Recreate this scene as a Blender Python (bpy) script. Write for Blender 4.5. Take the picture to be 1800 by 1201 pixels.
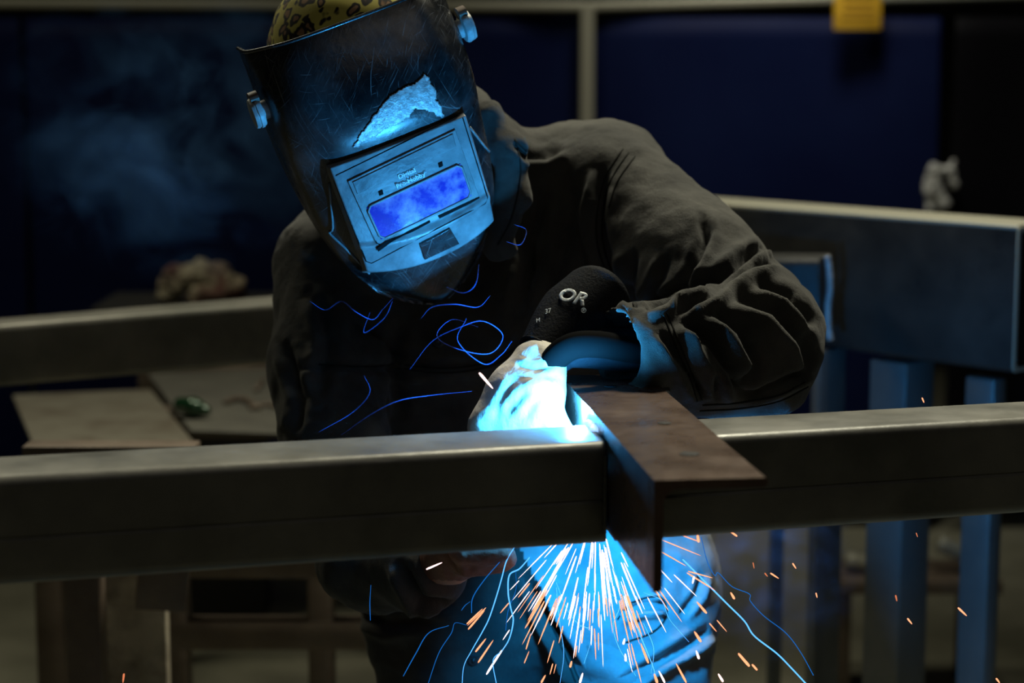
import bpy, bmesh, math, random
import numpy as np
from mathutils import Vector, Matrix, noise
from mathutils.bvhtree import BVHTree

for o in list(bpy.data.objects): bpy.data.objects.remove(o)
random.seed(7)
SC = bpy.context.scene
COL = SC.collection

# ------------------------------------------------------------------ camera
CAM_Z = 1.335; FPX = 3500.0
PITCH = math.atan((600.5 - 82.0) / FPX)
cd = bpy.data.cameras.new('camera'); cam = bpy.data.objects.new('camera', cd); COL.objects.link(cam)
cam.location = (0, 0, CAM_Z); cam.rotation_euler = (math.pi/2 - PITCH, 0, 0)
cd.sensor_width = 36; cd.lens = 36 * FPX / 1800; cd.clip_start = .05
cd.dof.use_dof = True; cd.dof.focus_distance = 2.2; cd.dof.aperture_fstop = 3.4
SC.camera = cam
# ------------------------------------------------------------------ view, world, lights
SC.view_settings.view_transform = 'Standard'; SC.view_settings.look = 'None'
SC.view_settings.gamma = 1; SC.view_settings.exposure = 0.0; SC.view_settings.use_curve_mapping = False
w = bpy.data.worlds.new('world'); SC.world = w; w.use_nodes = True
w.node_tree.nodes['Background'].inputs[0].default_value = (.35, .45, .6, 1)
w.node_tree.nodes['Background'].inputs[1].default_value = .003

def area(name, loc, target, size, power, color, spread=180):
    l = bpy.data.lights.new(name, 'AREA'); l.energy = power; l.color = color; l.size = size; l.shape = 'DISK'; l.spread = math.radians(spread)
    o = bpy.data.objects.new(name, l); COL.objects.link(o); o.location = loc
    o.rotation_euler = (Vector(target) - Vector(loc)).to_track_quat('-Z', 'Y').to_euler()
    return o
# the hall's high-bay lamps, above and behind the bench and one over the aisle on the camera side
area('hall_lamp', (.7, 3.5, 3.4), (.2, 2.3, .9), .6, 27, (1, .95, .74), 96)
area('hall_lamp', (.9, .2, 3.3), (.1, 2.3, 1), 1.6, 3.2, (1, .93, .8))
area('hall_lamp', (-1.5, 4.2, 3.2), (-.9, 3.0, .3), .6, 20, (1, .95, .72))

# ------------------------------------------------------------------ pixel rays into the place
CP, SP = math.cos(PITCH), math.sin(PITCH)
CAMP = Vector((0, 0, CAM_Z))
area('hall_lamp', (.7, 5.1, 2.9), (.8, 6, 1.2), .5, 3.4, (1, .96, .8), 70)  # added fill lamp, brightens the curtain tops, rag and notice
def ray(px, py):
    xc = (px - 900) / FPX; yc = -(py - 600.5) / FPX
    return Vector((xc, CP + yc*SP, -SP + yc*CP))
def W(px, py, Y):
    d = ray(px, py); return CAMP + d * (Y / d.y)
def H(px, py, z):
    d = ray(px, py); return CAMP + d * ((z - CAM_Z) / d.z)
def proj(P):                    # numpy (n,3) -> px, py, depth
    x = P[:, 0]; y = P[:, 1]; z = P[:, 2] - CAM_Z
    dep = y*CP - z*SP; up = y*SP + z*CP
    return 900 + FPX*x/dep, 600.5 - FPX*up/dep, dep

TOPZ = .95            # top of the front tube
FLOOR = -.12
_n = H(1150, 845, TOPZ+.014); _f = H(985, 660, TOPZ+.014); _t = (2.070-_n.y)/(_f.y-_n.y)
ARC = Vector((_n.x+(_f.x-_n.x)*_t-.0072, 2.070, TOPZ+.009))      # in the corner of tube and leg
arcl = bpy.data.lights.new('welding_arc_light', 'POINT'); arcl.energy = 14.5; arcl.color = (.042, .40, .96); arcl.shadow_soft_size = .004
ao = bpy.data.objects.new('welding_arc_light', arcl); COL.objects.link(ao); ao.location = ARC
# added spot at the spark shower, carries the blue light under the joint
gl_ = bpy.data.lights.new('spark_shower_light', 'SPOT'); gl_.energy = 27; gl_.spot_size = math.radians(134); gl_.spot_blend = .5; gl_.color = (.010, .35, .95); gl_.shadow_soft_size = .02
go_ = bpy.data.objects.new('spark_shower_light', gl_); COL.objects.link(go_); go_.location = (.092, 2.16, .838); go_.rotation_euler = Vector((.75, .6, -.8)).to_track_quat('-Z', 'Y').to_euler()

# ------------------------------------------------------------------ materials
def mat(name, col, rough=.5, metal=0, col2=None, nscale=8, bump=0, bscale=60, detail=6, emis=None, estr=0, alpha=1, spec=.5, stretch=None, contrast=(.35, .65), sheen=0, bump2=0, bscale2=400, coat=0, rvar=0):
    m = bpy.data.materials.new(name); m.use_nodes = True
    nt = m.node_tree; N = nt.nodes; L = nt.links; b = N['Principled BSDF']
    b.inputs['Base Color'].default_value = (*col, 1); b.inputs['Roughness'].default_value = rough
    b.inputs['Metallic'].default_value = metal; b.inputs['Specular IOR Level'].default_value = spec
    b.inputs['Alpha'].default_value = alpha; b.inputs['Sheen Weight'].default_value = sheen
    b.inputs['Coat Weight'].default_value = coat
    if emis: b.inputs['Emission Color'].default_value = (*emis, 1); b.inputs['Emission Strength'].default_value = estr
    tc = N.new('ShaderNodeTexCoord'); src = tc.outputs['Object']
    if stretch:
        mp = N.new('ShaderNodeMapping'); mp.inputs['Scale'].default_value = stretch; L.new(src, mp.inputs[0]); src = mp.outputs[0]
    def nz(s, d):
        n = N.new('ShaderNodeTexNoise'); n.inputs['Scale'].default_value = s; n.inputs['Detail'].default_value = d
        n.inputs['Roughness'].default_value = .62; L.new(src, n.inputs['Vector']); return n.outputs['Fac']
    if col2:
        f = nz(nscale, detail); r = N.new('ShaderNodeValToRGB')
        r.color_ramp.elements[0].position = contrast[0]; r.color_ramp.elements[1].position = contrast[1]
        r.color_ramp.elements[0].color = (*col, 1); r.color_ramp.elements[1].color = (*col2, 1)
        L.new(f, r.inputs[0]); L.new(r.outputs[0], b.inputs['Base Color'])
    if rvar:
        f = nz(nscale*2.3, 8); mr = N.new('ShaderNodeMapRange'); mr.inputs['From Min'].default_value = .3; mr.inputs['From Max'].default_value = .7
        mr.inputs['To Min'].default_value = max(.05, rough-rvar); mr.inputs['To Max'].default_value = rough+rvar
        L.new(f, mr.inputs['Value']); L.new(mr.outputs[0], b.inputs['Roughness'])
    if bump:
        bp = N.new('ShaderNodeBump'); bp.inputs['Strength'].default_value = bump; bp.inputs['Distance'].default_value = .004
        L.new(nz(bscale, 5), bp.inputs['Height']); last = bp
        if bump2:
            b2 = N.new('ShaderNodeBump'); b2.inputs['Strength'].default_value = bump2; b2.inputs['Distance'].default_value = .001
            L.new(nz(bscale2, 2), b2.inputs['Height']); L.new(bp.outputs[0], b2.inputs['Normal']); last = b2
        L.new(last.outputs[0], b.inputs['Normal'])
    return m

def emat(name, col, s):
    m = bpy.data.materials.new(name); m.use_nodes = True; nt = m.node_tree; nt.nodes.clear()
    e = nt.nodes.new('ShaderNodeEmission'); o = nt.nodes.new('ShaderNodeOutputMaterial')
    e.inputs[0].default_value = (*col, 1); e.inputs[1].default_value = s; nt.links.new(e.outputs[0], o.inputs[0]); return m

M = {}
M['tube'] = mat('mill_steel', (.10, .10, .088), .42, .25, (.20, .195, .17), 6, .15, 40, stretch=(1, 1, 1), rvar=.1)
M['tube_far'] = mat('far_mill_steel', (.13, .13, .11), .45, .4, (.24, .23, .2), 7, .1, 40)
M['angle'] = mat('brown_scaled_steel', (.075, .045, .032), .3, .35, (.15, .10, .075), 9, .12, 90, rvar=.08)
M['channel'] = mat('blued_channel_steel', (.018, .02, .022), .36,   .25, (.05, .05, .048), 5, .2, 30, rvar=.12)
M['post'] = mat('primed_post_steel', (.10, .12, .13), .4, .3, (.17, .18, .18), 5, .15, 40)
M['weld'] = mat('weld_bead', (.5, .5, .5), .25, .3, (.75, .75, .75), 80, .8, 150)
M['molten'] = mat('molten_bead', (.6, .6, .6), .3, .2, (.8, .8, .8), 80, .8, 150, emis=(.35, .6, 1), estr=1.3)  # blue-white glow stands in for arc light on the bead
M['hole'] = mat('drilled_hole_rim', (.01, .01, .01), .8)
M['metalbright'] = mat('bright_drilled_metal', (.7, .68, .62), .25, 1)
M['jacket'] = mat('black_canvas', (.026, .026, .023), .85, 0, (.064, .062, .053), 11, .55, 45, sheen=.12, bump2=.8, bscale2=900, spec=.2, contrast=(.38, .7))
M['seam'] = mat('seam_thread', (.016, .016, .014), .9, spec=.1)
M['trouser'] = mat('work_trousers', (.13, .14, .14), .85, 0, (.24, .25, .25), 12, .5, 45, bump2=.6, bscale2=800, spec=.2)
M['panelcloth'] = mat('worn_canvas', (.13, .14, .14), .85, 0, (.24, .25, .25), 12, .5, 45, bump2=.6, bscale2=800, spec=.2)
M['glove'] = mat('pale_leather', (.52, .47, .38), .6, 0, (.74, .69, .58), 14, .5, 55, spec=.3)
M['cuff'] = mat('black_cuff_fabric', (.009, .010, .012), .75, 0, (.013, .014, .017), 30, .4, 300, spec=.08)
M['rubber'] = mat('black_rubber', (.003, .003, .003), .9, spec=.03)
M['brownglove'] = mat('brown_leather', (.10, .04, .028), .55, 0, (.2, .09, .06), 14, .5, 55)
M['shell'] = mat('scuffed_black_plastic', (.006, .007, .008), .3, 0, (.05, .055, .06), 14, .06, 120, spec=.6, contrast=(.45, .8), rvar=.12, detail=12)
M['panel'] = mat('dusty_visor_plastic', (.08, .09, .095), .38, 0, (.30, .31, .31), 22, .25, 90, spec=.5, contrast=(.3, .75), detail=10)
M['plate'] = mat('visor_plate_plastic', (.10, .11, .115), .4, 0, (.26, .27, .27), 30, .2, 120, spec=.5, contrast=(.3, .8), detail=10)
M['slot'] = mat('shadow_slot_plastic', (.004, .004, .004), .8, spec=.1)
M['patch'] = mat('bare_silver_sticker', (.28, .29, .29), .4, .3, (.66, .66, .64), 110, .5, 160, detail=10)
M['lens'] = mat('welding_lens', (.03, .03, .32), .12, 0, (.55, .40, .62), 28, .08, 200, spec=.9, contrast=(.42, .72), detail=12)
M['print'] = mat('pale_print', (.75, .8, .8), .6)
M['knob'] = mat('grey_knob_plastic', (.42, .46, .46), .45, 0, (.25, .27, .27), 60)
M['knobdark'] = mat('knob_cap_plastic', (.12, .09, .07), .5)
M['body'] = mat('skin', (.35, .2, .15), .6)
M['boot'] = mat('boot_leather', (.03, .025, .02), .6)
M['floor'] = mat('concrete', (.15, .145, .10), .75, 0, (.25, .24, .175), 3, .2, 40, detail=8)
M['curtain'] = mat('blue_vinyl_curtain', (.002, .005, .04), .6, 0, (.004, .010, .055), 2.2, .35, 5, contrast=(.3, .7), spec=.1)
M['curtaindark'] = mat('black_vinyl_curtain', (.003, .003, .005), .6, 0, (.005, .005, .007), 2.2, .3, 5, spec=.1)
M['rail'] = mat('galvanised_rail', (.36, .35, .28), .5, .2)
M['wall'] = mat('dark_hall_wall', (.02, .02, .02), .9)
M['yellow'] = mat('yellow_notice', (.75, .42, .02), .7, 0, (.85, .5, .03), 6)
M['yellowink'] = mat('notice_ink', (.35, .17, .01), .8)
M['rag'] = mat('white_rag', (.75, .76, .74), .85, 0, (.3, .3, .29), 30)
M['plateA'] = mat('rusty_sheet_steel', (.20, .185, .145), .55, .15, (.11, .085, .06), 9, .1, 60, contrast=(.45, .75))
M['plateB'] = mat('grey_sheet_steel', (.16, .155, .13), .5, .2, (.12, .115, .10), 8, .1, 60)
M['bench'] = mat('brown_bench_steel', (.11, .08, .06), .5, .1, (.19, .15, .115), 8, .2, 40)
M['wood'] = mat('dirty_timber', (.50, .44, .33), .75, 0, (.10, .08, .06), 12, .3, 60, contrast=(.4, .7))
M['smoke'] = mat('weld_smoke', (.08, .14, .5), 1, alpha=.22, spec=0)  # blue of the arc light is put into the smoke's base colour
M['smokefaint'] = mat('thin_weld_smoke', (.85, .9, 1), 1, alpha=.16, spec=0)
M['hot'] = emat('white_hot_spark', (1, .68, .66), 2.6)
M['warm'] = emat('orange_spark', (1, .36, .17), 1.7)
M['ember'] = emat('red_spark', (1, .28, .12), .8)
M['trail'] = emat('blue_white_trail', (.10, .42, 1), 1.7)
M['traildim'] = emat('dim_blue_trail', (.01, .17, .62), .8)
def scratch(m):
    nt = m.node_tree; N = nt.nodes; L = nt.links; b = N['Principled BSDF']; src = b.inputs['Base Color'].links[0].from_socket; tc = N.new('ShaderNodeTexCoord')
    for k, (rot, sc, th) in enumerate((((.3, .5, .2), (1300, 22, 22), .69), ((1.1, .2, .9), (20, 1100, 20), .69), ((.2, 1.2, 2.2), (18, 20, 1300), .69), ((.7, .3, 1.6), (900, 30, 30), .70), ((1.7, .9, .4), (26, 26, 1200), .69), ((.1, .4, .8), (700, 9, 9), .71))):
        m0 = N.new('ShaderNodeMapping'); m0.inputs['Rotation'].default_value = rot; L.new(tc.outputs['Object'], m0.inputs[0])
        mp = N.new('ShaderNodeMapping'); mp.inputs['Scale'].default_value = sc; L.new(m0.outputs[0], mp.inputs[0])
        n = N.new('ShaderNodeTexNoise'); n.inputs['Scale'].default_value = 1; n.inputs['Detail'].default_value = 2; n.inputs['Distortion'].default_value = .3; L.new(mp.outputs[0], n.inputs['Vector'])
        r = N.new('ShaderNodeMapRange'); r.inputs['From Min'].default_value = th-.02; r.inputs['From Max'].default_value = th+.04; r.inputs['To Max'].default_value = .38; L.new(n.outputs['Fac'], r.inputs['Value'])
        mx = N.new('ShaderNodeMixRGB'); mx.inputs[2].default_value = (.28, .29, .3, 1); L.new(r.outputs[0], mx.inputs[0]); L.new(src, mx.inputs[1]); src = mx.outputs[0]
    L.new(src, b.inputs['Base Color'])
scratch(M['shell'])
# leopard cap
def leopard():
    m = bpy.data.materials.new('leopard_print'); m.use_nodes = True; nt = m.node_tree; N = nt.nodes; L = nt.links; b = N['Principled BSDF']
    tc = N.new('ShaderNodeTexCoord'); v = N.new('ShaderNodeTexVoronoi'); v.inputs['Scale'].default_value = 55
    nn = N.new('ShaderNodeTexNoise'); nn.inputs['Scale'].default_value = 40; mx = N.new('ShaderNodeMixRGB'); mx.inputs[0].default_value = .03
    L.new(tc.outputs['Object'], mx.inputs[1]); L.new(nn.outputs['Color'], mx.inputs[2]); L.new(tc.outputs['Object'], nn.inputs[0]); L.new(mx.outputs[0], v.inputs['Vector'])
    r = N.new('ShaderNodeValToRGB'); e = r.color_ramp.elements
    e[0].position = .0; e[0].color = (.35, .2, .1, 1); e[1].position = .30; e[1].color = (.015, .012, .01, 1)
    x = e.new(.24); x.color = (.35, .2, .1, 1); x = e.new(.46); x.color = (.015, .012, .01, 1); x = e.new(.52); x.color = (.62, .55, .12, 1)
    L.new(v.outputs['Distance'], r.inputs[0]); L.new(r.outputs[0], b.inputs['Base Color']); b.inputs['Roughness'].default_value = .8
    return m
M['leopard'] = leopard()

# ------------------------------------------------------------------ helpers
def link(name, verts, faces, m, parent=None, smooth=True, angle=None):
    me = bpy.data.meshes.new(name); me.from_pydata([tuple(v) for v in verts], [], [tuple(f) for f in faces]); me.update()
    return linkme(name, me, m, parent, smooth, angle)
def linkme(name, me, m, parent=None, smooth=True, angle=None):
    me.materials.clear(); me.materials.append(m)
    o = bpy.data.objects.new(name, me); COL.objects.link(o)
    if smooth:
        me.polygons.foreach_set('use_smooth', [True]*len(me.polygons))
        if angle is not None and hasattr(me, 'set_sharp_from_angle'): me.set_sharp_from_angle(angle=math.radians(angle))
    if parent: o.parent = parent; o.matrix_parent_inverse = Matrix.Translation(-parent.location)
    return o
def fromnp(name, V, F, m, parent=None, smooth=True):
    me = bpy.data.meshes.new(name); n = len(V); k = len(F)
    me.vertices.add(n); me.vertices.foreach_set('co', np.asarray(V, np.float32).ravel())
    me.loops.add(k*4); me.loops.foreach_set('vertex_index', np.asarray(F, np.int32).ravel())
    me.polygons.add(k); me.polygons.foreach_set('loop_start', np.arange(0, k*4, 4, dtype=np.int32)); me.polygons.foreach_set('loop_total', np.full(k, 4, np.int32))
    me.update(); me.validate()
    return linkme(name, me, m, parent, smooth)
def thing(name, label, cat, loc=(0, 0, 0), group=None):
    o = bpy.data.objects.new(name, None); COL.objects.link(o); o.location = loc; o.empty_display_size = .05
    return tag(o, label, cat, group)
def tag(o, label, cat, group=None, kind=None):
    o['label'] = label; o['category'] = cat
    if group: o['group'] = group
    if kind: o['kind'] = kind
    return o
def struct(o): o['kind'] = 'structure'; return o
def setorigin(o, p):
    p = Vector(p); o.data.transform(Matrix.Translation(-p)); o.location = p; return o

def prism(name, prof, P0, P1, m, parent=None, up=(0, 0, 1), angle=35):
    """closed 2-D profile (x across, y up) swept from P0 to P1"""
    P0, P1 = Vector(P0), Vector(P1); d = (P1 - P0).normalized(); s = d.cross(Vector(up)).normalized(); u = s.cross(d)
    n = len(prof); vs = [P0 + s*a + u*b for a, b in prof] + [P1 + s*a + u*b for a, b in prof]
    fs = [(i, (i+1) % n, n+(i+1) % n, n+i) for i in range(n)] + [tuple(range(n-1, -1, -1)), tuple(range(n, 2*n))]
    me = bpy.data.meshes.new(name); me.from_pydata([tuple(v) for v in vs], [], fs); me.update()
    bm = bmesh.new(); bm.from_mesh(me); bmesh.ops.triangulate(bm, faces=[f for f in bm.faces if len(f.verts) > 4]); bmesh.ops.recalc_face_normals(bm, faces=bm.faces); bm.to_mesh(me); bm.free()
    return linkme(name, me, m, parent, True, angle)
def rrect(w, h, r, n=6, cx=0, cy=0):
    out = []
    for (sx, sy, a0) in ((1, 1, 0), (-1, 1, 90), (-1, -1, 180), (1, -1, 270)):
        for i in range(n+1):
            a = math.radians(a0 + 90*i/n); out.append((cx + sx*(w/2-r) + r*math.cos(a), cy + sy*(h/2-r) + r*math.sin(a)))
    return out
def box(name, c, size, m, parent=None, rz=0, bev=.003, rx=0, ry=0):
    bm = bmesh.new(); bmesh.ops.create_cube(bm, size=1); bmesh.ops.scale(bm, vec=size, verts=bm.verts)
    if bev: bmesh.ops.bevel(bm, geom=bm.edges[:], offset=bev, segments=2, affect='EDGES', profile=.5)
    bm.transform(Matrix.Translation(c) @ Matrix.Rotation(rz, 4, 'Z') @ Matrix.Rotation(ry, 4, 'Y') @ Matrix.Rotation(rx, 4, 'X'))
    me = bpy.data.meshes.new(name); bm.to_mesh(me); bm.free(); return linkme(name, me, m, parent, True, 35)
def catmull(pts, k=8):
    pts = [Vector(p) for p in pts]
    if len(pts) < 3: return pts
    P = [pts[0]*2 - pts[1]] + pts + [pts[-1]*2 - pts[-2]]; out = []
    for i in range(1, len(P)-2):
        for j in range(k):
            t = j/k; a, b, c, d = P[i-1:i+3]
            out.append(.5*((2*b) + (c-a)*t + (2*a-5*b+4*c-d)*t*t + (3*b-a-3*c+d)*t**3))
    out.append(pts[-1]); return out
def tube(name, pts, r, m, parent=None, n=6, caps=True):
    """r: number or function t->radius"""
    vs, fs = [], []; N = len(pts); prev = None
    for i, p in enumerate(pts):
        d = (pts[min(i+1, N-1)] - pts[max(i-1, 0)]).normalized()
        a = prev - d*prev.dot(d) if prev is not None else d.orthogonal()
        if a.length < 1e-5: a = d.orthogonal()
        a.normalize(); prev = a; b = d.cross(a); rr = r(i/(N-1)) if callable(r) else r
        for k in range(n):
            t = 2*math.pi*k/n; vs.append(p + (a*math.cos(t) + b*math.sin(t))*rr)
    for i in range(N-1):
        for k in range(n): fs.append((i*n+k, i*n+(k+1) % n, (i+1)*n+(k+1) % n, (i+1)*n+k))
    if caps: fs += [tuple(range(n-1, -1, -1)), tuple(range((N-1)*n, N*n))]
    return link(name, vs, fs, m, parent)

# ---- implicit surfaces -> quads (surface nets)
def smin(a, b, k):
    h = np.clip(.5 + .5*(b-a)/k, 0, 1); return b + (a-b)*h - k*h*(1-h)
class Field:
    def __init__(s, lo, hi, h):
        s.lo = np.array(lo, np.float32); s.h = h
        ax = [np.arange(lo[i], hi[i]+h, h, dtype=np.float32) for i in range(3)]
        s.X, s.Y, s.Z = np.meshgrid(*ax, indexing='ij', sparse=True); s.shape = tuple(len(a) for a in ax)
        s.f = np.full(s.shape, 9., np.float32)
    def cap(s, p0, r0, p1, r1, sy=1.0):
        """tapered capsule; sy flattens along world y"""
        a = np.array(p0, np.float32); b = np.array(p1, np.float32); d = b-a
        dx = d[0]; dy = d[1]*sy; dz = d[2]; L2 = dx*dx+dy*dy+dz*dz + 1e-9
        ux, uy, uz = s.X-a[0], (s.Y-a[1])*sy, s.Z-a[2]
        t = np.clip((ux*dx+uy*dy+uz*dz)/L2, 0, 1)
        q = np.sqrt((ux-t*dx)**2+(uy-t*dy)**2+(uz-t*dz)**2) - (r0+(r1-r0)*t)
        return q/max(1, sy**.5)
    def add(s, q, k=.02): s.f = smin(s.f, q, k) if k else np.minimum(s.f, q)
    def chain(s, pts, k=.02, sy=1.0):
        for (p0, r0), (p1, r1) in zip(pts[:-1], pts[1:]): s.add(s.cap(p0, r0, p1, r1, sy), k)
    def sub(s, q): s.f = np.maximum(s.f, -q)
    def plane(s, p, n):
        return (s.X-p[0])*n[0]+(s.Y-p[1])*n[1]+(s.Z-p[2])*n[2]
    def mesh(s):
        f = s.f; ins = f < 0; nx, ny, nz = f.shape
        c = sum(ins[i:nx-1+i, j:ny-1+j, k:nz-1+k].astype(np.int8) for i in (0, 1) for j in (0, 1) for k in (0, 1))
        I, J, K = np.nonzero((c > 0) & (c < 8)); idx = np.full((nx-1, ny-1, nz-1), -1, np.int32); idx[I, J, K] = np.arange(len(I))
        acc = np.zeros((len(I), 3), np.float32); cnt = np.zeros(len(I), np.float32)
        cs = [(i, j, k) for i in (0, 1) for j in (0, 1) for k in (0, 1)]
        for a in cs:
            for ax in range(3):
                if a[ax]: continue
                b = list(a); b[ax] = 1
                fa = f[I+a[0], J+a[1], K+a[2]]; fb = f[I+b[0], J+b[1], K+b[2]]; m = (fa < 0) != (fb < 0)
                t = np.where(m, fa/np.where(m, fa-fb, 1), 0)
                p = np.tile(np.array(a, np.float32), (len(I), 1)); p[:, ax] += t
                acc[m] += p[m]; cnt[m] += 1
        V = (acc/cnt[:, None] + np.stack([I, J, K], 1))*s.h + s.lo
        F = []
        for ax in range(3):
            u, v = (ax+1) % 3, (ax+2) % 3
            sl0 = [slice(None)]*3; sl1 = [slice(None)]*3; sl0[ax] = slice(0, -1); sl1[ax] = slice(1, None)
            A = ins[tuple(sl0)]; B = ins[tuple(sl1)]; P = np.argwhere(A != B)
            lim = [nx-1, ny-1, nz-1]; ok = (P[:, u] > 0) & (P[:, v] > 0) & (P[:, u] < lim[u]) & (P[:, v] < lim[v]); P = P[ok]
            inA = A[P[:, 0], P[:, 1], P[:, 2]]
            q = []
            for du, dv in ((-1, -1), (0, -1), (0, 0), (-1, 0)):
                R = P.copy(); R[:, u] += du; R[:, v] += dv; q.append(idx[R[:, 0], R[:, 1], R[:, 2]])
            q = np.stack(q, 1); q[~inA] = q[~inA][:, ::-1]; F.append(q)
        return V.astype(np.float64), np.concatenate(F)
def relax(V, F, it=2, lam=.5):
    for _ in range(it):
        acc = np.zeros_like(V); cnt = np.zeros(len(V))
        for a, b in ((0, 1), (1, 2), (2, 3), (3, 0)):
            for p, q in ((a, b), (b, a)):
                for c in range(3): acc[:, c] += np.bincount(F[:, p], V[F[:, q], c], len(V))
                cnt += np.bincount(F[:, p], minlength=len(V))
        V = V*(1-lam) + lam*acc/np.maximum(cnt, 1)[:, None]
    return V
def vnormals(V, F):
    n = np.cross(V[F[:, 2]]-V[F[:, 0]], V[F[:, 3]]-V[F[:, 1]]); N = np.zeros_like(V)
    for i in range(4):
        for c in range(3): N[:, c] += np.bincount(F[:, i], n[:, c], len(V))
    return N/np.maximum(np.linalg.norm(N, axis=1), 1e-12)[:, None]
def linedist(px, py, poly):
    """distance and side to a pixel polyline"""
    best = np.full(len(px), 1e9); side = np.zeros(len(px)); T = np.zeros(len(px)); n = len(poly)-1
    for i, ((x0, y0), (x1, y1)) in enumerate(zip(poly[:-1], poly[1:])):
        dx, dy = x1-x0, y1-y0; t = np.clip(((px-x0)*dx+(py-y0)*dy)/(dx*dx+dy*dy), 0, 1)
        ex, ey = px-x0-t*dx, py-y0-t*dy; d = np.hypot(ex, ey); m = d < best
        best[m] = d[m]; side[m] = np.sign(dx*ey-dy*ex)[m]; T[m] = ((i+t)/n)[m]
    return best, side, T
def creases(V, F, folds, back=.15):
    """cloth folds: real relief pressed into the camera-side of a garment"""
    N = vnormals(V, F); px, py, dep = proj(V)
    vd = CAMP_np - V; vd /= np.linalg.norm(vd, axis=1)[:, None]
    face = np.clip(((N*vd).sum(1)-back*0)/.25, 0, 1); D = np.zeros(len(V))
    for poly, wd, amp in folds:
        d, s, t = linedist(px, py, poly); e = np.clip(np.minimum(t, 1-t)*6, 0, 1)**.7
        D += 1.6*e*amp*(-np.exp(-(d/wd)**2) + .75*np.exp(-((d-2.0*wd)/(1.1*wd))**2)*(s > 0) + .25*np.exp(-((d-2.0*wd)/(1.1*wd))**2)*(s <= 0))
    return V + N*(D*face)[:, None]
CAMP_np = np.array(CAMP)
def npnoise(V, sc, amp, seed=0, stretch=(1, 1, 1)):
    return np.array([noise.fractal(Vector((v[0]*stretch[0]*sc+seed, v[1]*stretch[1]*sc, v[2]*stretch[2]*sc)), .6, 2.1, 3) for v in V])*amp

# ---- decals/slabs: outlines laid on a real surface and given thickness
def bvh_of(*objs):
    vs, ps = [], []
    for o in objs:
        dg = bpy.context.evaluated_depsgraph_get(); me = o.evaluated_get(dg).to_mesh(); k = len(vs); mw = o.matrix_world
        vs += [mw @ v.co for v in me.vertices]; ps += [tuple(i+k for i in p.vertices) for p in me.polygons]
    return BVHTree.FromPolygons(vs, ps)
def hit(bvh, px, py):
    d = ray(px, py).normalized(); r = bvh.ray_cast(CAMP, d)
    if r[0] is None: return None
    n = r[1]; n = -n if n.dot(d) > 0 else n
    return r[0], n
def slab(name, poly, bvh, m, parent, lift=.001, thick=.002, n=10, nrm=None):
    """px outline -> plate following the surface; quad outlines are gridded"""
    if len(poly) == 4:
        A, B, Cc, D = [Vector(p) for p in poly]; top, bot, F = [], [], []
        for j in range(n+1):
            for i in range(n+1):
                p = (A.lerp(B, i/n)).lerp(D.lerp(Cc, i/n), j/n); h = hit(bvh, p.x, p.y)
                if not h: h = hit(bvh, *(p*.96 + (A+B+Cc+D)/4*.04))
                nn = nrm or h[1]; top.append(h[0]+nn*(lift+thick)); bot.append(h[0]+nn*(lift-.002))
        k = (n+1)**2; q = lambda i, j: j*(n+1)+i
        for j in range(n):
            for i in range(n): F.append((q(i, j), q(i, j+1), q(i+1, j+1), q(i+1, j)))
        for i in range(n):
            F += [(q(i, 0), q(i+1, 0), k+q(i+1, 0), k+q(i, 0)), (q(i+1, n), q(i, n), k+q(i, n), k+q(i+1, n)), (q(0, i+1), q(0, i), k+q(0, i), k+q(0, i+1)), (q(n, i), q(n, i+1), k+q(n, i+1), k+q(n, i))]
        o = link(name, top+bot, F, m, parent, True, 40)
        bv = o.modifiers.new('b', 'BEVEL'); bv.width = .0006; bv.segments = 2; bv.limit_method = 'ANGLE'; bv.angle_limit = math.radians(50)
        return o
def inpoly(x, y, P):
    c = False; n = len(P)
    for i in range(n):
        x0, y0 = P[i]; x1, y1 = P[i-1]
        if (y0 > y) != (y1 > y) and x < (x1-x0)*(y-y0)/(y1-y0)+x0: c = not c
    return c
def patchmesh(name, poly, bvh, m, parent, lift=.0012, step=2.0, ragged=1.5):
    xs = [p[0] for p in poly]; ys = [p[1] for p in poly]; V, F, ix = [], [], {}
    def vid(i, j):
        if (i, j) in ix: return ix[(i, j)]
        h = hit(bvh, i*step, j*step)
        if not h: return None
        ix[(i, j)] = len(V); V.append(h[0]+h[1]*lift); return ix[(i, j)]
    for j in range(int(min(ys)/step)-2, int(max(ys)/step)+2):
        for i in range(int(min(xs)/step)-2, int(max(xs)/step)+2):
            x, y = (i+.5)*step, (j+.5)*step; w1 = noise.noise(Vector((x*.12, y*.12, 1)))*ragged*2.2; w2 = noise.noise(Vector((x*.12, y*.12, 9)))*ragged*2.2
            if inpoly(x+w1, y+w2, poly):
                q = [vid(i, j), vid(i, j+1), vid(i+1, j+1), vid(i+1, j)]
                if None not in q: F.append(q)
    o = link(name, V, F, m, parent); s = o.modifiers.new('s', 'SOLIDIFY'); s.thickness = .0006; s.offset = 0; return o
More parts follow.
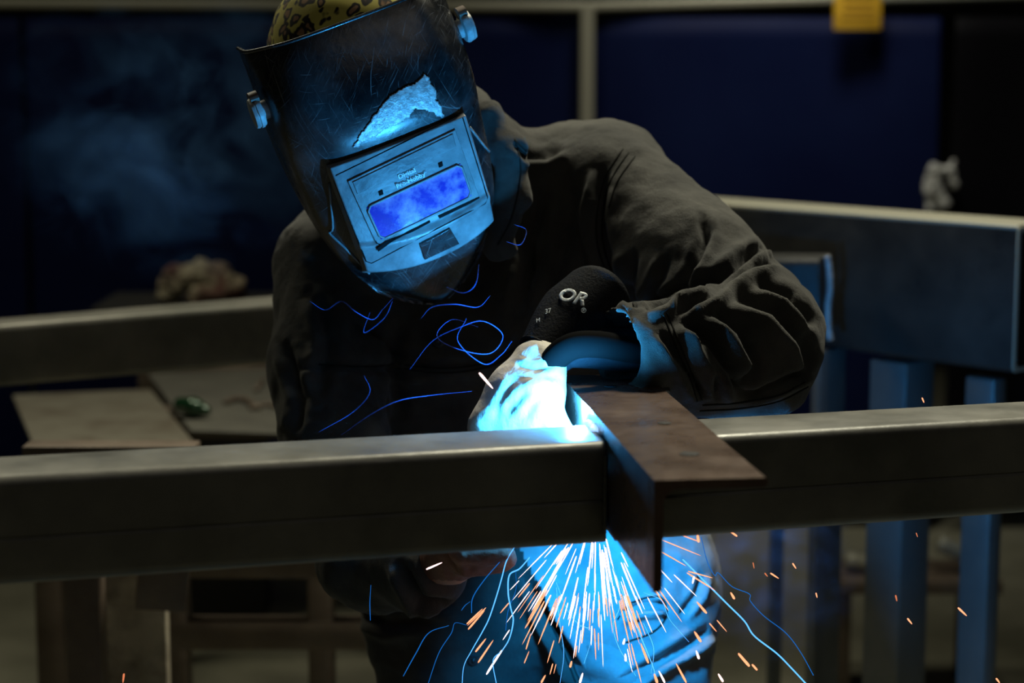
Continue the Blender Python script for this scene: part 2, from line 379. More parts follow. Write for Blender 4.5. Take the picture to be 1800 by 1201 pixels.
def textdecal(name, body, px, py, size, ang, bvh, m, parent, lift=.0016, shear=0, bold=0, sx=1.0, thick=.0005):
    cu = bpy.data.curves.new('t', 'FONT'); cu.body = body; cu.size = size; cu.shear = shear; cu.offset = bold; cu.align_x = 'CENTER'; cu.align_y = 'CENTER'; cu.resolution_u = 4
    to = bpy.data.objects.new('t', cu); COL.objects.link(to); bpy.context.view_layer.update()
    me = bpy.data.meshes.new_from_object(to.evaluated_get(bpy.context.evaluated_depsgraph_get())); bpy.data.objects.remove(to)
    bm = bmesh.new(); bm.from_mesh(me); bmesh.ops.triangulate(bm, faces=bm.faces[:])
    for _ in range(3):
        es = [e for e in bm.edges if e.calc_length() > size*.12]
        if es: bmesh.ops.subdivide_edges(bm, edges=es, cuts=1)
        bmesh.ops.triangulate(bm, faces=bm.faces[:])
    bm.to_mesh(me); bm.free()
    ca, sa = math.cos(ang), math.sin(ang)
    for v in me.vertices:
        x, y = v.co.x*sx, v.co.y; h = hit(bvh, px + x*ca + y*sa*-1, py - (x*sa + y*ca))
        v.co = h[0]+h[1]*lift if h else v.co*0
    o = linkme(name, me, m, parent, False); s = o.modifiers.new('s', 'SOLIDIFY'); s.thickness = thick; s.offset = 0; return o
def seam(pts, bvh, parent, r=.0011, m=None, lift=.0003, name='seam'):
    P = []
    for p in catmull([(x, y, 0) for x, y in pts], 6):
        h = hit(bvh, p.x, p.y)
        if h: P.append(h[0]+h[1]*lift)
    # drop jumps
    Q = [P[0]]
    for p in P[1:]:
        if (p-Q[-1]).length < .05: Q.append(p)
    if len(Q) > 2: return tube(name, Q, r, m or M['seam'], parent, 5)
def zz(): pass

# ================================================================== SETTING
fl = box('floor', (0, 4, FLOOR-.05), (14, 16, .1), M['floor'], bev=0); struct(fl)
wb = box('wall_back', (0, 9, 2), (14, .1, 4.4), M['wall'], bev=0); struct(wb)

# welding curtains on a pipe frame
def curtain(xp0, xp1, y0, y1, m, label, ztop, name='welding_curtain'):
    a = W(xp0, 300, y0); b = W(xp1, 300, y1); n = 90; rows = 24; V, F = [], []
    for j in range(rows+1):
        z = ztop + (-.0 + FLOOR + .06 - ztop)*j/rows
        for i in range(n+1):
            t = i/n; x = a.x+(b.x-a.x)*t; y = a.y+(b.y-a.y)*t
            y += .018*math.sin(x*9+noise.noise(Vector((x*2, 0, 3)))*4)*(.3+j/rows) + .03*noise.noise(Vector((x*3, z*1.5, 7+xp0)))
            V.append((x, y, z))
    for j in range(rows):
        for i in range(n): q = j*(n+1)+i; F.append((q, q+n+1, q+n+2, q+1))
    o = link(name, V, F, m); s = o.modifiers.new('s', 'SOLIDIFY'); s.thickness = .004
    return tag(setorigin(o, (a.x, a.y, FLOOR+.06)), label, 'curtain', None)
RY = 6.0
rz = W(900, 12, RY).z
curtain(-260, 44, RY+.02, RY, M['curtain'], 'narrow blue vinyl welding curtain at the far left edge', rz-.032)
curtain(52, 1026, RY-.02, RY, M['curtain'], 'wide dark blue welding curtain hanging behind the welder\'s helmet', rz-.032)
curtain(1036, 1646, RY, RY-.1, M['curtain'], 'blue-black welding curtain with the yellow notice, right of the pale post', rz-.032)
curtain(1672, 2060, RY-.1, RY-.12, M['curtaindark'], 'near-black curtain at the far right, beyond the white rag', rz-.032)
rl = prism('curtain_rail', rrect(.03, .03, .012), W(-300, 4, RY-.02), W(1030, 12, RY-.02), M['rail']); tag(rl, 'long pale pipe rail across the top left above the blue curtain', 'rail')
rl = prism('curtain_rail', rrect(.03, .03, .012), W(1032, 12, RY-.02), W(2050, -18, RY-.12), M['rail']); tag(rl, 'pale pipe rail running off to the top right from the post', 'rail')
a = W(1031, 300, RY-.03); pp = prism('curtain_post', rrect(.042, .03, .01), (a.x, a.y, FLOOR), (a.x, a.y, rz), M['rail'], up=(0, 1, 0)); tag(setorigin(pp, (a.x, a.y, FLOOR)), 'pale upright post between the two blue curtains above the shoulder', 'post')
# yellow notice
y0 = RY-.16; A = W(1465, 52, y0); B = W(1548, 55, y0)
yn = thing('notice', 'yellow notice hanging near the top of the right curtain', 'sign', A)
cx = (A.x+B.x)/2; wdt = B.x-A.x; box('sheet', (cx, y0, A.z+.085), (wdt, .003, .17), M['yellow'], yn, bev=.0005)
for k in range(5): box('text_line', (cx+.004*(k % 2), y0-.0025, A.z+.03+k*.022), (wdt*(.72-.06*(k % 3)), .001, .006), M['yellowink'], yn, bev=0)

# ================================================================== FRONT TUBES (frame rail)
bL = H(0, 800, TOPZ); bM_ = H(1040, 745, TOPZ); bR = H(1800, 703, TOPZ)
# use one straight line for the back edge
bd = (bR-bL).normalized(); bn = Vector((-bd.y, bd.x, 0))        # away from the camera
S = .102
def rail_profile():
    # x runs towards the camera (+), y up, top at 0
    p = []
    def arc(cx, cy, r, a0, a1, n=7):
        for i in range(n+1):
            a = math.radians(a0+(a1-a0)*i/n); p.append((cx+r*math.cos(a), cy+r*math.sin(a)))
    r = .011
    arc(S-r, -r, r, 90, 0); p.append((S, -.056)); p.append((S-.0014, -.0575)); p.append((S+.0014, -.060))
    arc(S+.0014-r, -S+r, r, 0, -90); arc(r, -S+r, r, -90, -180); arc(r, -r, r, 180, 90)
    return p
def on(px):   # point on the back edge line at a pixel column
    d = ray(px, 760); # intersect vertical plane through the line
    # solve CAMP.xy + t d.xy = bL + s bd
    det = d.x*(-bd.y)+bd.x*d.y; rx, ry = bL.x, bL.y
    t = (rx*(-bd.y)+bd.x*ry)/det; s = (d.x*ry - d.y*rx)/det
    return bL + bd*s
# angle corners
aN = H(1150, 845, TOPZ+.014); aF = H(985, 660, TOPZ+.014); aNR = H(1348, 838, TOPZ+.014); aFR = H(1135, 658, TOPZ+.014)
ad = (aF-aN).normalized(); as_ = Vector((ad.y, -ad.x, 0))      # to the right
def cross_line(p, d):                                           # along back edge where line p+t d crosses
    M2 = np.array([[bd.x, -d.x], [bd.y, -d.y]]); s = np.linalg.solve(M2, np.array([p.x-bL.x, p.y-bL.y])); return s[0]
sC = cross_line(aN, ad)
LW = .1; TK = .0085
endL = bL + bd*(sC-.0045-.028*0)                                  # stops short of the leg
# tube ends are cut to the angle's skew by letting them run up to the leg: shear the end verts
def rail(name, s0, s1, skew0, skew1):
    prof = rail_profile(); V, F = [], []; n = len(prof)
    for s, sk in ((s0, skew0), (s1, skew1)):
        for a, b in prof:
            P = bL + bd*s - bn*a
            if sk is not None: P = P + bd*(cross_line(sk, ad) - s) + bd*((-bn*a).dot(Vector((1,0,0)))*0)
            if sk is not None:
                # slide along bd until on the skew line
                q = bL - bn*a; M2 = np.array([[bd.x, -ad.x], [bd.y, -ad.y]]); ss = np.linalg.solve(M2, np.array([sk.x-q.x, sk.y-q.y]))[0]; P = q + bd*ss
            V.append((P.x, P.y, TOPZ+b))
    F = [(i, (i+1) % n, n+(i+1) % n, n+i) for i in range(n)]+[tuple(range(n-1, -1, -1)), tuple(range(n, 2*n))]
    me = bpy.data.meshes.new(name); me.from_pydata(V, [], F); bm = bmesh.new(); bm.from_mesh(me); bmesh.ops.triangulate(bm, faces=[f for f in bm.faces if len(f.verts) > 4]); bmesh.ops.recalc_face_normals(bm, faces=bm.faces); bm.to_mesh(me); bm.free()
    return linkme(name, me, M['tube'], None, True, 25)
o = rail('steel_tube', -.7, 0, None, aN - as_*.001); tag(o, 'square steel tube across the foreground, left of the angle iron', 'steel beam')
o = rail('steel_tube', 0, 1.75, aN + as_*(TK+.001), None); tag(o, 'square steel tube in the foreground right of the angle iron, under the elbow', 'steel beam')

# angle iron: flange on top, leg down on the left
at = thing('angle_iron', 'brown steel angle iron with drilled holes lying across the front tube', 'steel beam', (aN.x, aN.y, TOPZ+.014-LW*1.02))
NW = (aNR-aN).length
prof = [(0, 0), (NW-.002, 0), (NW, -.002), (NW, -TK+.003), (NW-.003, -TK), (TK+.012, -TK), (TK+.006, -TK-.002), (TK+.002, -TK-.006), (TK, -TK-.012), (TK, -LW+.003), (TK-.003, -LW), (.001, -LW), (0, -LW+.001)]
prof = [(a, b-.0) for a, b in prof]
me_o = prism('angle_bar', prof, aN, aF, M['angle'], at, angle=30)
for m_ in me_o.data.vertices: pass
ztop = TOPZ+.014
for (hx, hy, r, mm) in ((1073, 680, .0075, 'metalbright'), (1168, 744, .007, 'hole'), (1212, 798, .0095, 'hole')):
    c = H(hx, hy, ztop+.0004); V = []; n = 24
    for rr, dz in ((r, 0), (r*.82, .0), (r*.8, -.004)):
        for k in range(n): t = 2*math.pi*k/n; V.append((c.x+rr*math.cos(t), c.y+rr*math.sin(t), c.z+.0003+(dz if rr > r*.81 else .0001)))
    F = [(i*n+k, i*n+(k+1) % n, (i+1)*n+(k+1) % n, (i+1)*n+k) for i in range(2) for k in range(n)] + [tuple(range(2*n, 3*n))]
    link('bolt_hole', V, F, M[mm], at)
# weld bead along the corner of tube and leg
def bead(name, pts, r, m, label, seed=0, cat='weld'):
    P = catmull(pts, 14); o = tube(name, P, lambda t: r*(.7+.35*abs(math.sin(t*len(P)*.9+seed))+.25*noise.noise(Vector((t*40, seed, 0)))), m, None, 8)
    return tag(o, label, cat)
w0 = bL + bd*(sC) ; w0.z = TOPZ
q0 = Vector((w0.x, w0.y, TOPZ))-as_*.003
bead('weld_bead', [q0+ad*.0-Vector((0, 0, .0)), q0-ad*.02, q0-ad*.045], -.0048*-1, M['molten'], 'fresh bright weld bead where the left tube meets the angle iron')
q1 = q0-ad*.108; bead('weld_bead', [q1-Vector((0, 0, .012)), q1-Vector((0, 0, .05)), q1-Vector((0, 0, .09))], .0022, M['tube'], 'dull vertical weld on the front of the joint below the bright bead', 3)

# ================================================================== WELDER
per = thing('person', 'person in black work jacket and gloves leaning over the steel to weld', 'person', (.02, 2.6, FLOOR))
def J(px, py, Y, r): return (W(px, py, Y), r)
f = Field((-.42, 2.08, .36), (.48, 2.92, 1.36), .0046)
# torso
TS = 1.15
f.chain([J(640, 470, 2.60, .105), J(1040, 345, 2.60, .105)], .05, TS)
f.chain([J(670, 640, 2.56, .115), J(1010, 560, 2.56, .120)], .06, TS)
f.chain([J(720, 850, 2.54, .115), J(1040, 830, 2.54, .120)], .06, TS)
f.chain([J(800, 1060, 2.52, .11), J(1120, 1040, 2.50, .105)], .06, TS)
f.chain([J(800, 1040, 2.52, .11), J(810, 1230, 2.50, .10)], .05, TS)
f.chain([J(1110, 1040, 2.50, .105), J(1130, 1190, 2.44, .09)], .05, TS)
# photo-right arm
f.chain([J(1075, 330, 2.56, .078), J(1215, 470, 2.44, .080), J(1325, 590, 2.33, .080), J(1315, 625, 2.30, .078)], .03)
f.chain([J(1318, 622, 2.30, .074), J(1215, 620, 2.25, .064), J(1120, 615, 2.205, .056)], .022)
# photo-left arm hangs along the body then comes forward under the tube
f.chain([J(580, 478, 2.55, .072), J(566, 640, 2.47, .064), J(585, 800, 2.40, .066), J(652, 985, 2.30, .062)], .03)
f.chain([J(655, 985, 2.30, .058), J(745, 1000, 2.22, .046)], .02)
# neck roll & collar
f.chain([J(800, 330, 2.58, .075), J(840, 270, 2.56, .06)], .04)
f.chain([J(858, 205, 2.44, .016), J(893, 262, 2.42, .020), J(898, 340, 2.40, .022), J(872, 440, 2.42, .016)], .012)
f.chain([J(858, 205, 2.44, .016), J(820, 190, 2.52, .03)], .02)
# open cuff: photo-right sleeve
c0 = W(1145, 615, 2.215); c1 = W(1215, 620, 2.25); cn = (Vector((c0.x-c1.x, c0.y-c1.y, c0.z-c1.z))).normalized(); cn = (cn+Vector((0, 0, -.28))).normalized()
cp = W(1076, 612, 2.195); near = f.cap(W(1120, 615, 2.205), .11, W(1030, 615, 2.2), .11)
f.f = np.maximum(f.f, -np.maximum(-f.plane(cp, cn), near))
f.sub(np.maximum(f.cap(W(1160, 618, 2.22), .036, W(1060, 612, 2.185), .043), -f.plane(cp - cn*.045, cn)))
V, F = f.mesh(); V = relax(V, F, 3)
# wandering cloth relief
N = vnormals(V, F)
V = V + N*(npnoise(V, 7, .007) + npnoise(V, 24, .0018, 5))[:, None]
FO = [
 # upper arm / elbow gathers
 ([(1130,540),(1190,520),(1260,490),(1310,452),(1355,430)], 9, .012),
 ([(1185,552),(1250,520),(1320,470),(1375,458)], 8, .010),
 ([(1160,548),(1215,480),(1240,420),(1235,370)], 8, .007),
 ([(1060,420),(1090,500),(1130,540)], 8, .006),
 ([(1115,440),(1105,500),(1110,545)], 9, .006),
 ([(1175,450),(1150,510),(1140,540)], 8, .005),
 ([(1200,560),(1250,600),(1290,660),(1305,700)], 10, .011),
 ([(1255,545),(1300,580),(1330,640),(1300,690)], 10, .008),
 ([(1290,520),(1360,545),(1410,600),(1425,650)], 10, .008),
 ([(1330,500),(1390,520),(1430,575)], 9, .006),
 ([(1160,580),(1200,640),(1240,700)], 8, .007),
 ([(1210,575),(1260,650),(1262,705)], 7, .006),
 ([(1300,700),(1360,680),(1425,650)], 7, .006),
 # chest, armhole
 ([(1062,300),(1050,380),(1060,440),(1085,530)], 9, .009),
 ([(915,410),(935,470),(905,560)], 12, .009),
 ([(960,330),(940,420),(915,520)], 12, .006),
 ([(1010,330),(990,430),(960,540)], 14, .006),
 ([(905,250),(925,275),(960,275),(990,258)], 7, .004),
 ([(560,520),(580,600),(560,700)], 12, .007),
 ([(640,560),(700,620),(760,650)], 12, .007),
 ([(520,650),(600,640),(700,650),(860,640)], 8, .005),
 ([(700,560),(690,650),(705,740)], 12, .006),
 ([(500,600),(530,700),(520,760)], 9, .006),
 # below the tube
 ([(700,985),(740,1060),(800,1065)], 9, .008),
 ([(920,1000),(955,1080),(1000,1150),(1030,1205)], 8, .015),
 ([(1090,1082),(1125,1068),(1165,1064),(1175,1075)], 6, .011), ([(1080,1215),(1130,1180),(1190,1145),(1250,1105)], 8, .013), ([(1195,1085),(1225,1045),(1235,1010)], 6, .005),
 
 ([(640,1080),(680,1100),(760,1090)], 9, .007),
]
V = creases(V, F, FO)
ct = V[F].mean(1); cpx, cpy, _d = proj(ct); edge = 925 + (cpy-985)*.5
tm = (ct[:, 2] < .80) & (((ct[:, 1] < 2.55) & (cpx > edge) & (cpy > 870)) | ((ct[:, 1] >= 2.55) & (ct[:, 2] < .74)))
def submesh(V, F, m):
    Fs = F[m]; u, inv = np.unique(Fs, return_inverse=True); return V[u], inv.reshape(Fs.shape)
jk = fromnp('jacket', *submesh(V, F, ~tm), M['jacket'], per); TR_V, TR_F = submesh(V, F, tm)
jb = BVHTree.FromPolygons([tuple(v) for v in V], [tuple(q) for q in F])
for sp in ([(905,248),(935,272),(965,272),(990,258),(1030,255),(1070,262),(1110,268)], [(905,256),(935,280),(965,280),(992,266),(1030,263),(1070,270),(1100,275)],
           [(1095,262),(1065,310),(1050,370),(1050,430),(1070,490),(1095,540)], [(1105,268),(1075,315),(1060,370),(1060,430),(1080,490),(1100,530)], [(1116,275),(1085,320),(1070,365)],
           [(1165,552),(1185,600),(1210,660),(1225,705)], [(1172,550),(1193,600),(1218,660),(1233,703)],
           [(1230,722),(1300,718),(1370,705),(1420,680)], [(1235,712),(1300,708),(1370,695),(1415,672)],
           [(700,640),(780,648),(860,636),(930,600)], [(700,648),(780,656),(860,644),(925,610)], [(560,640),(630,645),(695,640)],
           [(790,1062),(790,1120),(800,1190)], [(1085,1090),(1110,1060),(1160,1050),(1172,1080),(1150,1110),(1100,1130)], [(955,1060),(990,1130),(1020,1200)], [(948,1060),(983,1130),(1012,1200)],
           [(905,245),(915,300),(900,380),(875,430)], [(1080,620),(1095,650),(1100,660)]):
    seam(sp, jb, per, .0012)
# snap buttons on the jacket
for bx_, by_ in ((832, 1160), (1166, 690), (770, 600), (1111, 604)):
    h = hit(jb, bx_, by_)
    if h:
        p, n = h; q = n.to_track_quat('Z', 'Y').to_matrix().to_4x4(); bm = bmesh.new()
        bmesh.ops.create_cone(bm, cap_ends=True, segments=20, radius1=.0085, radius2=.0065, depth=.003, matrix=Matrix.Translation(p+n*.0012) @ q)
        bmesh.ops.create_uvsphere(bm, u_segments=12, v_segments=8, radius=.003, matrix=Matrix.Translation(p+n*.0026) @ q)
        me = bpy.data.meshes.new('button'); bm.to_mesh(me); bm.free(); linkme('snap_button', me, M['channel'], per, True, 40)['label'] = 'dull metal snap button'

# body under the clothes: one continuous figure
g = Field((-.42, 2.05, -.04), (.48, 2.95, 1.48), .010)
HC = W(650, 190, 2.47)                    # head centre
g.chain([(HC, .082), (HC+Vector((.03, .04, -.07)), .062), (W(800, 330, 2.58), .055), (W(830, 450, 2.6), .075)], .03)
g.chain([J(680, 480, 2.60, .07), J(1010, 370, 2.60, .07)], .04); g.chain([J(840, 450, 2.62, .075), J(880, 700, 2.6, .07), J(950, 1040, 2.56, .075)], .04)
g.chain([J(1075, 340, 2.56, .045), J(1325, 600, 2.33, .038), J(1120, 615, 2.23, .015), J(950, 630, 2.21, .012)], .02)
g.chain([J(585, 490, 2.55, .045), J(585, 800, 2.40, .042), J(655, 985, 2.30, .035), J(800, 990, 2.17, .026)], .02)
g.chain([J(860, 1080, 2.56, .07), (Vector((-.04, 2.5, .4)), .06), (Vector((-.05, 2.6, 0)), .045)], .03)
g.chain([J(1080, 1080, 2.54, .07), (Vector((.16, 2.44, .4)), .06), (Vector((.18, 2.55, 0)), .045)], .03)
Vb, Fb = g.mesh(); Vb = relax(Vb, Fb, 3); fromnp('body', Vb, Fb, M['body'], per)
# trousers
g = Field((-.25, 2.2, -.06), (.45, 2.85, .76), .007)
g.chain([J(870, 1080, 2.57, .08), (Vector((-.035, 2.54, .42)), .075), (Vector((-.05, 2.58, .02)), .065)], .04)
g.chain([J(1110, 1060, 2.49, .095), (Vector((.17, 2.42, .42)), .088), (Vector((.18, 2.52, .02)), .065)], .04)
Vt, Ft = g.mesh(); Vt = relax(Vt, Ft, 3); Nt = vnormals(Vt, Ft); Vt += Nt*(npnoise(Vt, 9, .01, 3, (1, 1, 1.8)))[:, None]
fromnp('trousers', np.concatenate([TR_V, Vt]), np.concatenate([TR_F, Ft+len(TR_V)]), M['trouser'], per)
for sx_, yy in ((-.05, 2.56), (.18, 2.50)):
    g = Field((sx_-.08, yy-.24, FLOOR), (sx_+.08, yy+.14, .1), .007)
    g.chain([(Vector((sx_, yy+.03, FLOOR+.045)), .045), (Vector((sx_, yy-.17, FLOOR+.035)), .037)], .02); g.chain([(Vector((sx_, yy+.03, FLOOR+.045)), .045), (Vector((sx_, yy+.05, .06)), .055)], .02)
    Vt, Ft = g.mesh(); Vt = relax(Vt, Ft, 2); Vt[:, 2] = np.maximum(Vt[:, 2], FLOOR+.001); fromnp('boot', Vt, Ft, M['boot'], per)
# leopard cap
bm = bmesh.new(); bmesh.ops.create_uvsphere(bm, u_segments=48, v_segments=24, radius=1)
cc = W(628, 66, 2.46)
for v in bm.verts:
    v.co.x *= .112; v.co.y *= .12; v.co.z *= .092
    v.co += v.co.normalized()*noise.noise(v.co*40)*.003
bm.transform(Matrix.Translation(cc) @ Matrix.Rotation(math.radians(-22), 4, 'Y')); me = bpy.data.meshes.new('cap'); bm.to_mesh(me); bm.free()
linkme('cap', me, M['leopard'], per)['label'] = 'yellow and black leopard print welding cap'

# pale glove (photo right hand): palm, four curled fingers, thumb
g = Field((-.09, 2.04, .76), (.10, 2.28, 1.06), .0028)
g.chain([J(940, 640, 2.190, .026), J(905, 690, 2.175, .030), J(862, 752, 2.160, .026)], .012)
g.chain([J(950, 640, 2.190, .026), J(925, 700, 2.165, .031), J(905, 765, 2.150, .028)], .012)
g.chain([J(972, 640, 2.165, .014), J(966, 690, 2.150, .016)], .012)  # wrist ridge shaped to keep arc light off the cuff
g.chain([J(955, 648, 2.185, .022), J(947, 700, 2.150, .025), J(945, 765, 2.135, .024)], .012)
for i, (kx, ky, kY) in enumerate(((850, 772, 2.155), (882, 790, 2.145), (914, 795, 2.138), (944, 788, 2.130))):
    ln = (.9, 1, 1.06, .95)[i]
    g.chain([J(kx+5, ky-20, kY, .0135), J(kx+8, ky+22*ln, kY-.012, .0125), J(kx+48*ln, ky+50, kY-.03, .0115), J(kx+70*ln, ky+32, kY-.02, .0105)], .006)
g.chain([J(955, 700, 2.138, .018), J(985, 765, 2.115, .0145), J(1000, 800, 2.112, .0125)], .008)
Vg, Fg = g.mesh(); Vg = relax(Vg, Fg, 2)
Vg = creases(Vg, Fg, [([(985,640),(940,650),(905,640)], 5, .001), ([(925,660),(945,665),(975,662)], 6, .0007), ([(960,675),(915,700),(880,735)], 8, .001), ([(905,665),(880,705),(868,745)], 7, .0008), ([(978,670),(945,700),(915,745)], 8, .001)])
Ng = vnormals(Vg, Fg); Vg += Ng*npnoise(Vg, 26, .0012, 9)[:, None]
gl = fromnp('glove', Vg, Fg, M['glove'], per); gl['label'] = 'pale leather welding glove, brightly lit'
# flared dark gauntlet cuff
A0 = W(948, 630, 2.20); A1 = W(1046, 528, 2.26); dv = (A1-A0).normalized(); sx = dv.cross(Vector((0, 1, 0))).normalized(); sy = dv.cross(sx)
V, F = [], []; n = 56; rows = 22
for j in range(rows+1):
    t = j/rows; c = A0.lerp(A1, t); rx = .029+(.043-.029)*min(1, t*1.5)+.003*math.sin(t*3); ry = .025+.016*t
    for k in range(n):
        a = 2*math.pi*k/n; wv = 1+.025*math.sin(3*a+t*5)
        rad = sx*math.cos(a)+sy*math.sin(a); V.append(c+sx*rx*wv*math.cos(a)+sy*ry*wv*math.sin(a)+dv*(-.022*t*t*rad.y))
for j in range(rows):
    for k in range(n): F.append((j*n+k, j*n+(k+1) % n, (j+1)*n+(k+1) % n, (j+1)*n+k))
cf = link('glove_cuff', V, F, M['cuff'], per); s = cf.modifiers.new('s', 'SOLIDIFY'); s.thickness = .0025; cf['label'] = 'flared black gauntlet cuff with white lettering'
bpy.context.view_layer.update(); cb = bvh_of(cf)
textdecal('lettering', 'OR', 1004, 523, 31, math.radians(-14), cb, M['print'], per, shear=.35, bold=1.1, sx=1.1)
textdecal('lettering', '\u00ae', 1025, 547, 12, math.radians(-14), cb, M['print'], per, bold=.1)
textdecal('lettering', '37', 963, 549, 11, math.radians(15), cb, M['print'], per, shear=.3)
textdecal('lettering', 'M', 946, 565, 9, math.radians(15), cb, M['print'], per, shear=.3)
# cuff hem ring at the wrist
tube('cuff_hem', [A0+sx*.0285*math.cos(t)+sy*.026*math.sin(t)+dv*.003 for t in [2*math.pi*i/40 for i in range(41)]], .0022, M['cuff'], per, 6)
# inner sleeve between cuff and jacket
tube('sleeve_lining', catmull([W(965, 625, 2.205), W(1030, 612, 2.215), W(1200, 620, 2.24)], 8), lambda t: .017+.012*t, M['cuff'], per, 24)

o = tube('torch_cable', catmull([W(955, 665, 2.165), W(978, 628, 2.163), W(1010, 608, 2.16), W(1055, 606, 2.17), W(1110, 615, 2.19), W(1170, 620, 2.225)], 8), .015, M['rubber'], None, 20)  # added cable, shades the cuff, sleeve and collar from the arc
tag(setorigin(o, W(1010, 608, 2.16)), 'thick black torch cable running from the pale glove into the sleeve cuff', 'cable')
# brown glove of the other hand under the tube
g = Field((-.16, 2.02, .70), (.05, 2.28, .88), .003)
g.chain([J(765, 992, 2.20, .028), J(800, 970, 2.17, .030), J(835, 950, 2.15, .030)], .012)
for i in range(4):
    x = 815+i*21; g.chain([J(x-22, 940+i*3, 2.14, .015), J(x, 968, 2.10, .0135), J(x+8, 992-i*3, 2.12, .0125), J(x+2, 994-i*3, 2.145, .0115)], .006)
g.chain([J(800, 965, 2.15, .018), J(850, 940, 2.12, .014), J(885, 930, 2.11, .012)], .008)
Vg, Fg = g.mesh(); Vg = relax(Vg, Fg, 2); Vg += vnormals(Vg, Fg)*npnoise(Vg, 40, .002, 2)[:, None]
fromnp('glove', Vg, Fg, M['brownglove'], per)['label'] = 'dark brown leather glove in shadow'

# ================================================================== HELMET
ar = math.radians(22.5); ys = math.radians(11); ph = math.radians(20)
Xc = Vector((1, 0, 0)); Uc = Vector((0, SP, CP)); Fc = Vector((0, CP, -SP))
eu = Xc*math.cos(ar)+Uc*math.sin(ar); ez = -Xc*math.sin(ar)+Uc*math.cos(ar); ew = -Fc
wv = ew*math.cos(ys)+eu*math.sin(ys); uv = eu*math.cos(ys)-ew*math.sin(ys)
w2 = wv*math.cos(ph)-ez*math.sin(ph); z2 = ez*math.cos(ph)+wv*math.sin(ph)
HO = W(736, 352, 2.28); HS = 1000/1.036
def HL(x, w_, z): return HO + uv*(x/HS)+w2*(w_/HS)+z2*(z/HS)
hel = thing('welding_helmet', 'scuffed black welding helmet with blue-violet lens worn by the person', 'helmet', HL(0, -60, -120))
rows = [(208, 88, 117, -27, -112), (194, 90, 117, -18, -112), (172, 91, 116, -8, -114), (142, 92, 117, 4, -120), (110, 90, 117, 8, -125), (84, 88, 116, 4, -125), (70, 86, 115, -5, -125),
        (45, 85, 113, -9, -122), (0, 84, 108, -10, -112), (-35, 82, 101, -15, -98), (-62, 78, 92, -26, -90), (-92, 62, 76, -42, -84), (-116, 42, 52, -50, -78), (-134, 20, 24, -54, -74), (-141, 6, 8, -66, -74)]
ctl = []
for z, a, b, w0_, bk in rows:
    half = [(0, w0_), (a*.5, w0_-1), (a*.86, w0_-5), (a*1.02, w0_-16), (b*.97, w0_-36), (b, (w0_+bk)/2-8), (b, bk)]
    ctl.append([HL(-x, w_, z) for x, w_ in half[::-1]] + [HL(x, w_, z) for x, w_ in half[1:]])
def bspl(P, n):
    P = [P[0]*2-P[1]] + list(P) + [P[-1]*2-P[-2]]; out = []; seg = len(P)-3
    for i in range(seg):
        for j in range(n if i < seg-1 else n+1):
            t = j/n; a, b, c, d = P[i:i+4]
            out.append(a*((1-t)**3/6)+b*((3*t**3-6*t*t+4)/6)+c*((-3*t**3+3*t*t+3*t+1)/6)+d*(t**3/6))
    return out
R1 = [bspl(r, 7) for r in ctl]; cols = list(zip(*R1)); G = [bspl(list(c), 8) for c in cols]; nc, nr = len(G), len(G[0])
V = [G[i][j] for j in range(nr) for i in range(nc)]
F = [(j*nc+i, (j+1)*nc+i, (j+1)*nc+i+1, j*nc+i+1) for j in range(nr-1) for i in range(nc-1)]
sh = link('helmet_shell', V, F, M['shell'], hel); s = sh.modifiers.new('s', 'SOLIDIFY'); s.thickness = .0035; s.offset = -1
# rolled top rim
tube('rim', [HL(0, 0, 0)*0 + G[i][0] for i in range(nc)], .0022, M['shell'], hel, 8)
# front panel: raised, with overhanging lower lip
def panel_pt(s, t):
    hw = 81 + (78-81)*t; zb = -60 - 15*(1-abs(s)**2.2); z = 70 + (zb-70)*t; x = s*hw
    base = -4 - 5*abs(s)**2.5*1.0 - 8*t*t
    return x, base+8, z
V, F = [], []; nS, nT = 48, 40
for j in range(nT+1):
    for i in range(nS+1):
        s_ = -1+2*i/nS; x, w_, z = panel_pt(s_, j/nT)
        if j > nT-12: tt = (j-(nT-12))/12; w_ += 4*math.sin(min(1, tt*3)*math.pi) - 12*max(0, tt-.12)
        V.append(HL(x, w_, z))
k = len(V); ring = [(i, 0) for i in range(nS+1)]+[(nS, j) for j in range(1, nT+1)]+[(i, nT) for i in range(nS-1, -1, -1)]+[(0, j) for j in range(nT-1, 0, -1)]
for (i, j) in ring:
    s_ = -1+2*i/nS; x, w_, z = panel_pt(s_, j/nT); V.append(HL(x*1.03, w_-22-(16 if j == nT else 0), z+(2 if j == 0 else -7 if j == nT else 0)))
for j in range(nT):
    for i in range(nS): q = j*(nS+1)+i; F.append((q, q+nS+1, q+nS+2, q+1))
for a in range(len(ring)):
    b = (a+1) % len(ring); ia = ring[a][1]*(nS+1)+ring[a][0]; ib = ring[b][1]*(nS+1)+ring[b][0]; F.append((ia, ib, k+b, k+a))
pn = link('front_panel', V, F, M['panel'], hel, True, 40); pn['label'] = 'raised dusty front panel around the lens'
bv = pn.modifiers.new('b', 'BEVEL'); bv.width = .0016; bv.segments = 3; bv.limit_method = 'ANGLE'; bv.angle_limit = math.radians(40)
bpy.context.view_layer.update(); pb = bvh_of(pn); sb = bvh_of(sh)
C = lambda x, y: (400+x/2.144, y/2.144)
nf = w2
slab('lens_cartridge', [C(452, 682), C(856, 488), C(948, 745), C(568, 937)], pb, M['plate'], hel, .0, .0022)
slab('upper_strip', [C(470, 684), C(846, 503), C(858, 552), C(488, 730)], pb, M['panel'], hel, .0022, .0012)
lq = [(522, 780), (875, 615), (917, 737), (578, 902)]
slab('lens', [C(*p) for p in lq], pb, M['lens'], hel, .0022, .001)['label'] = 'blue-violet auto-darkening lens'
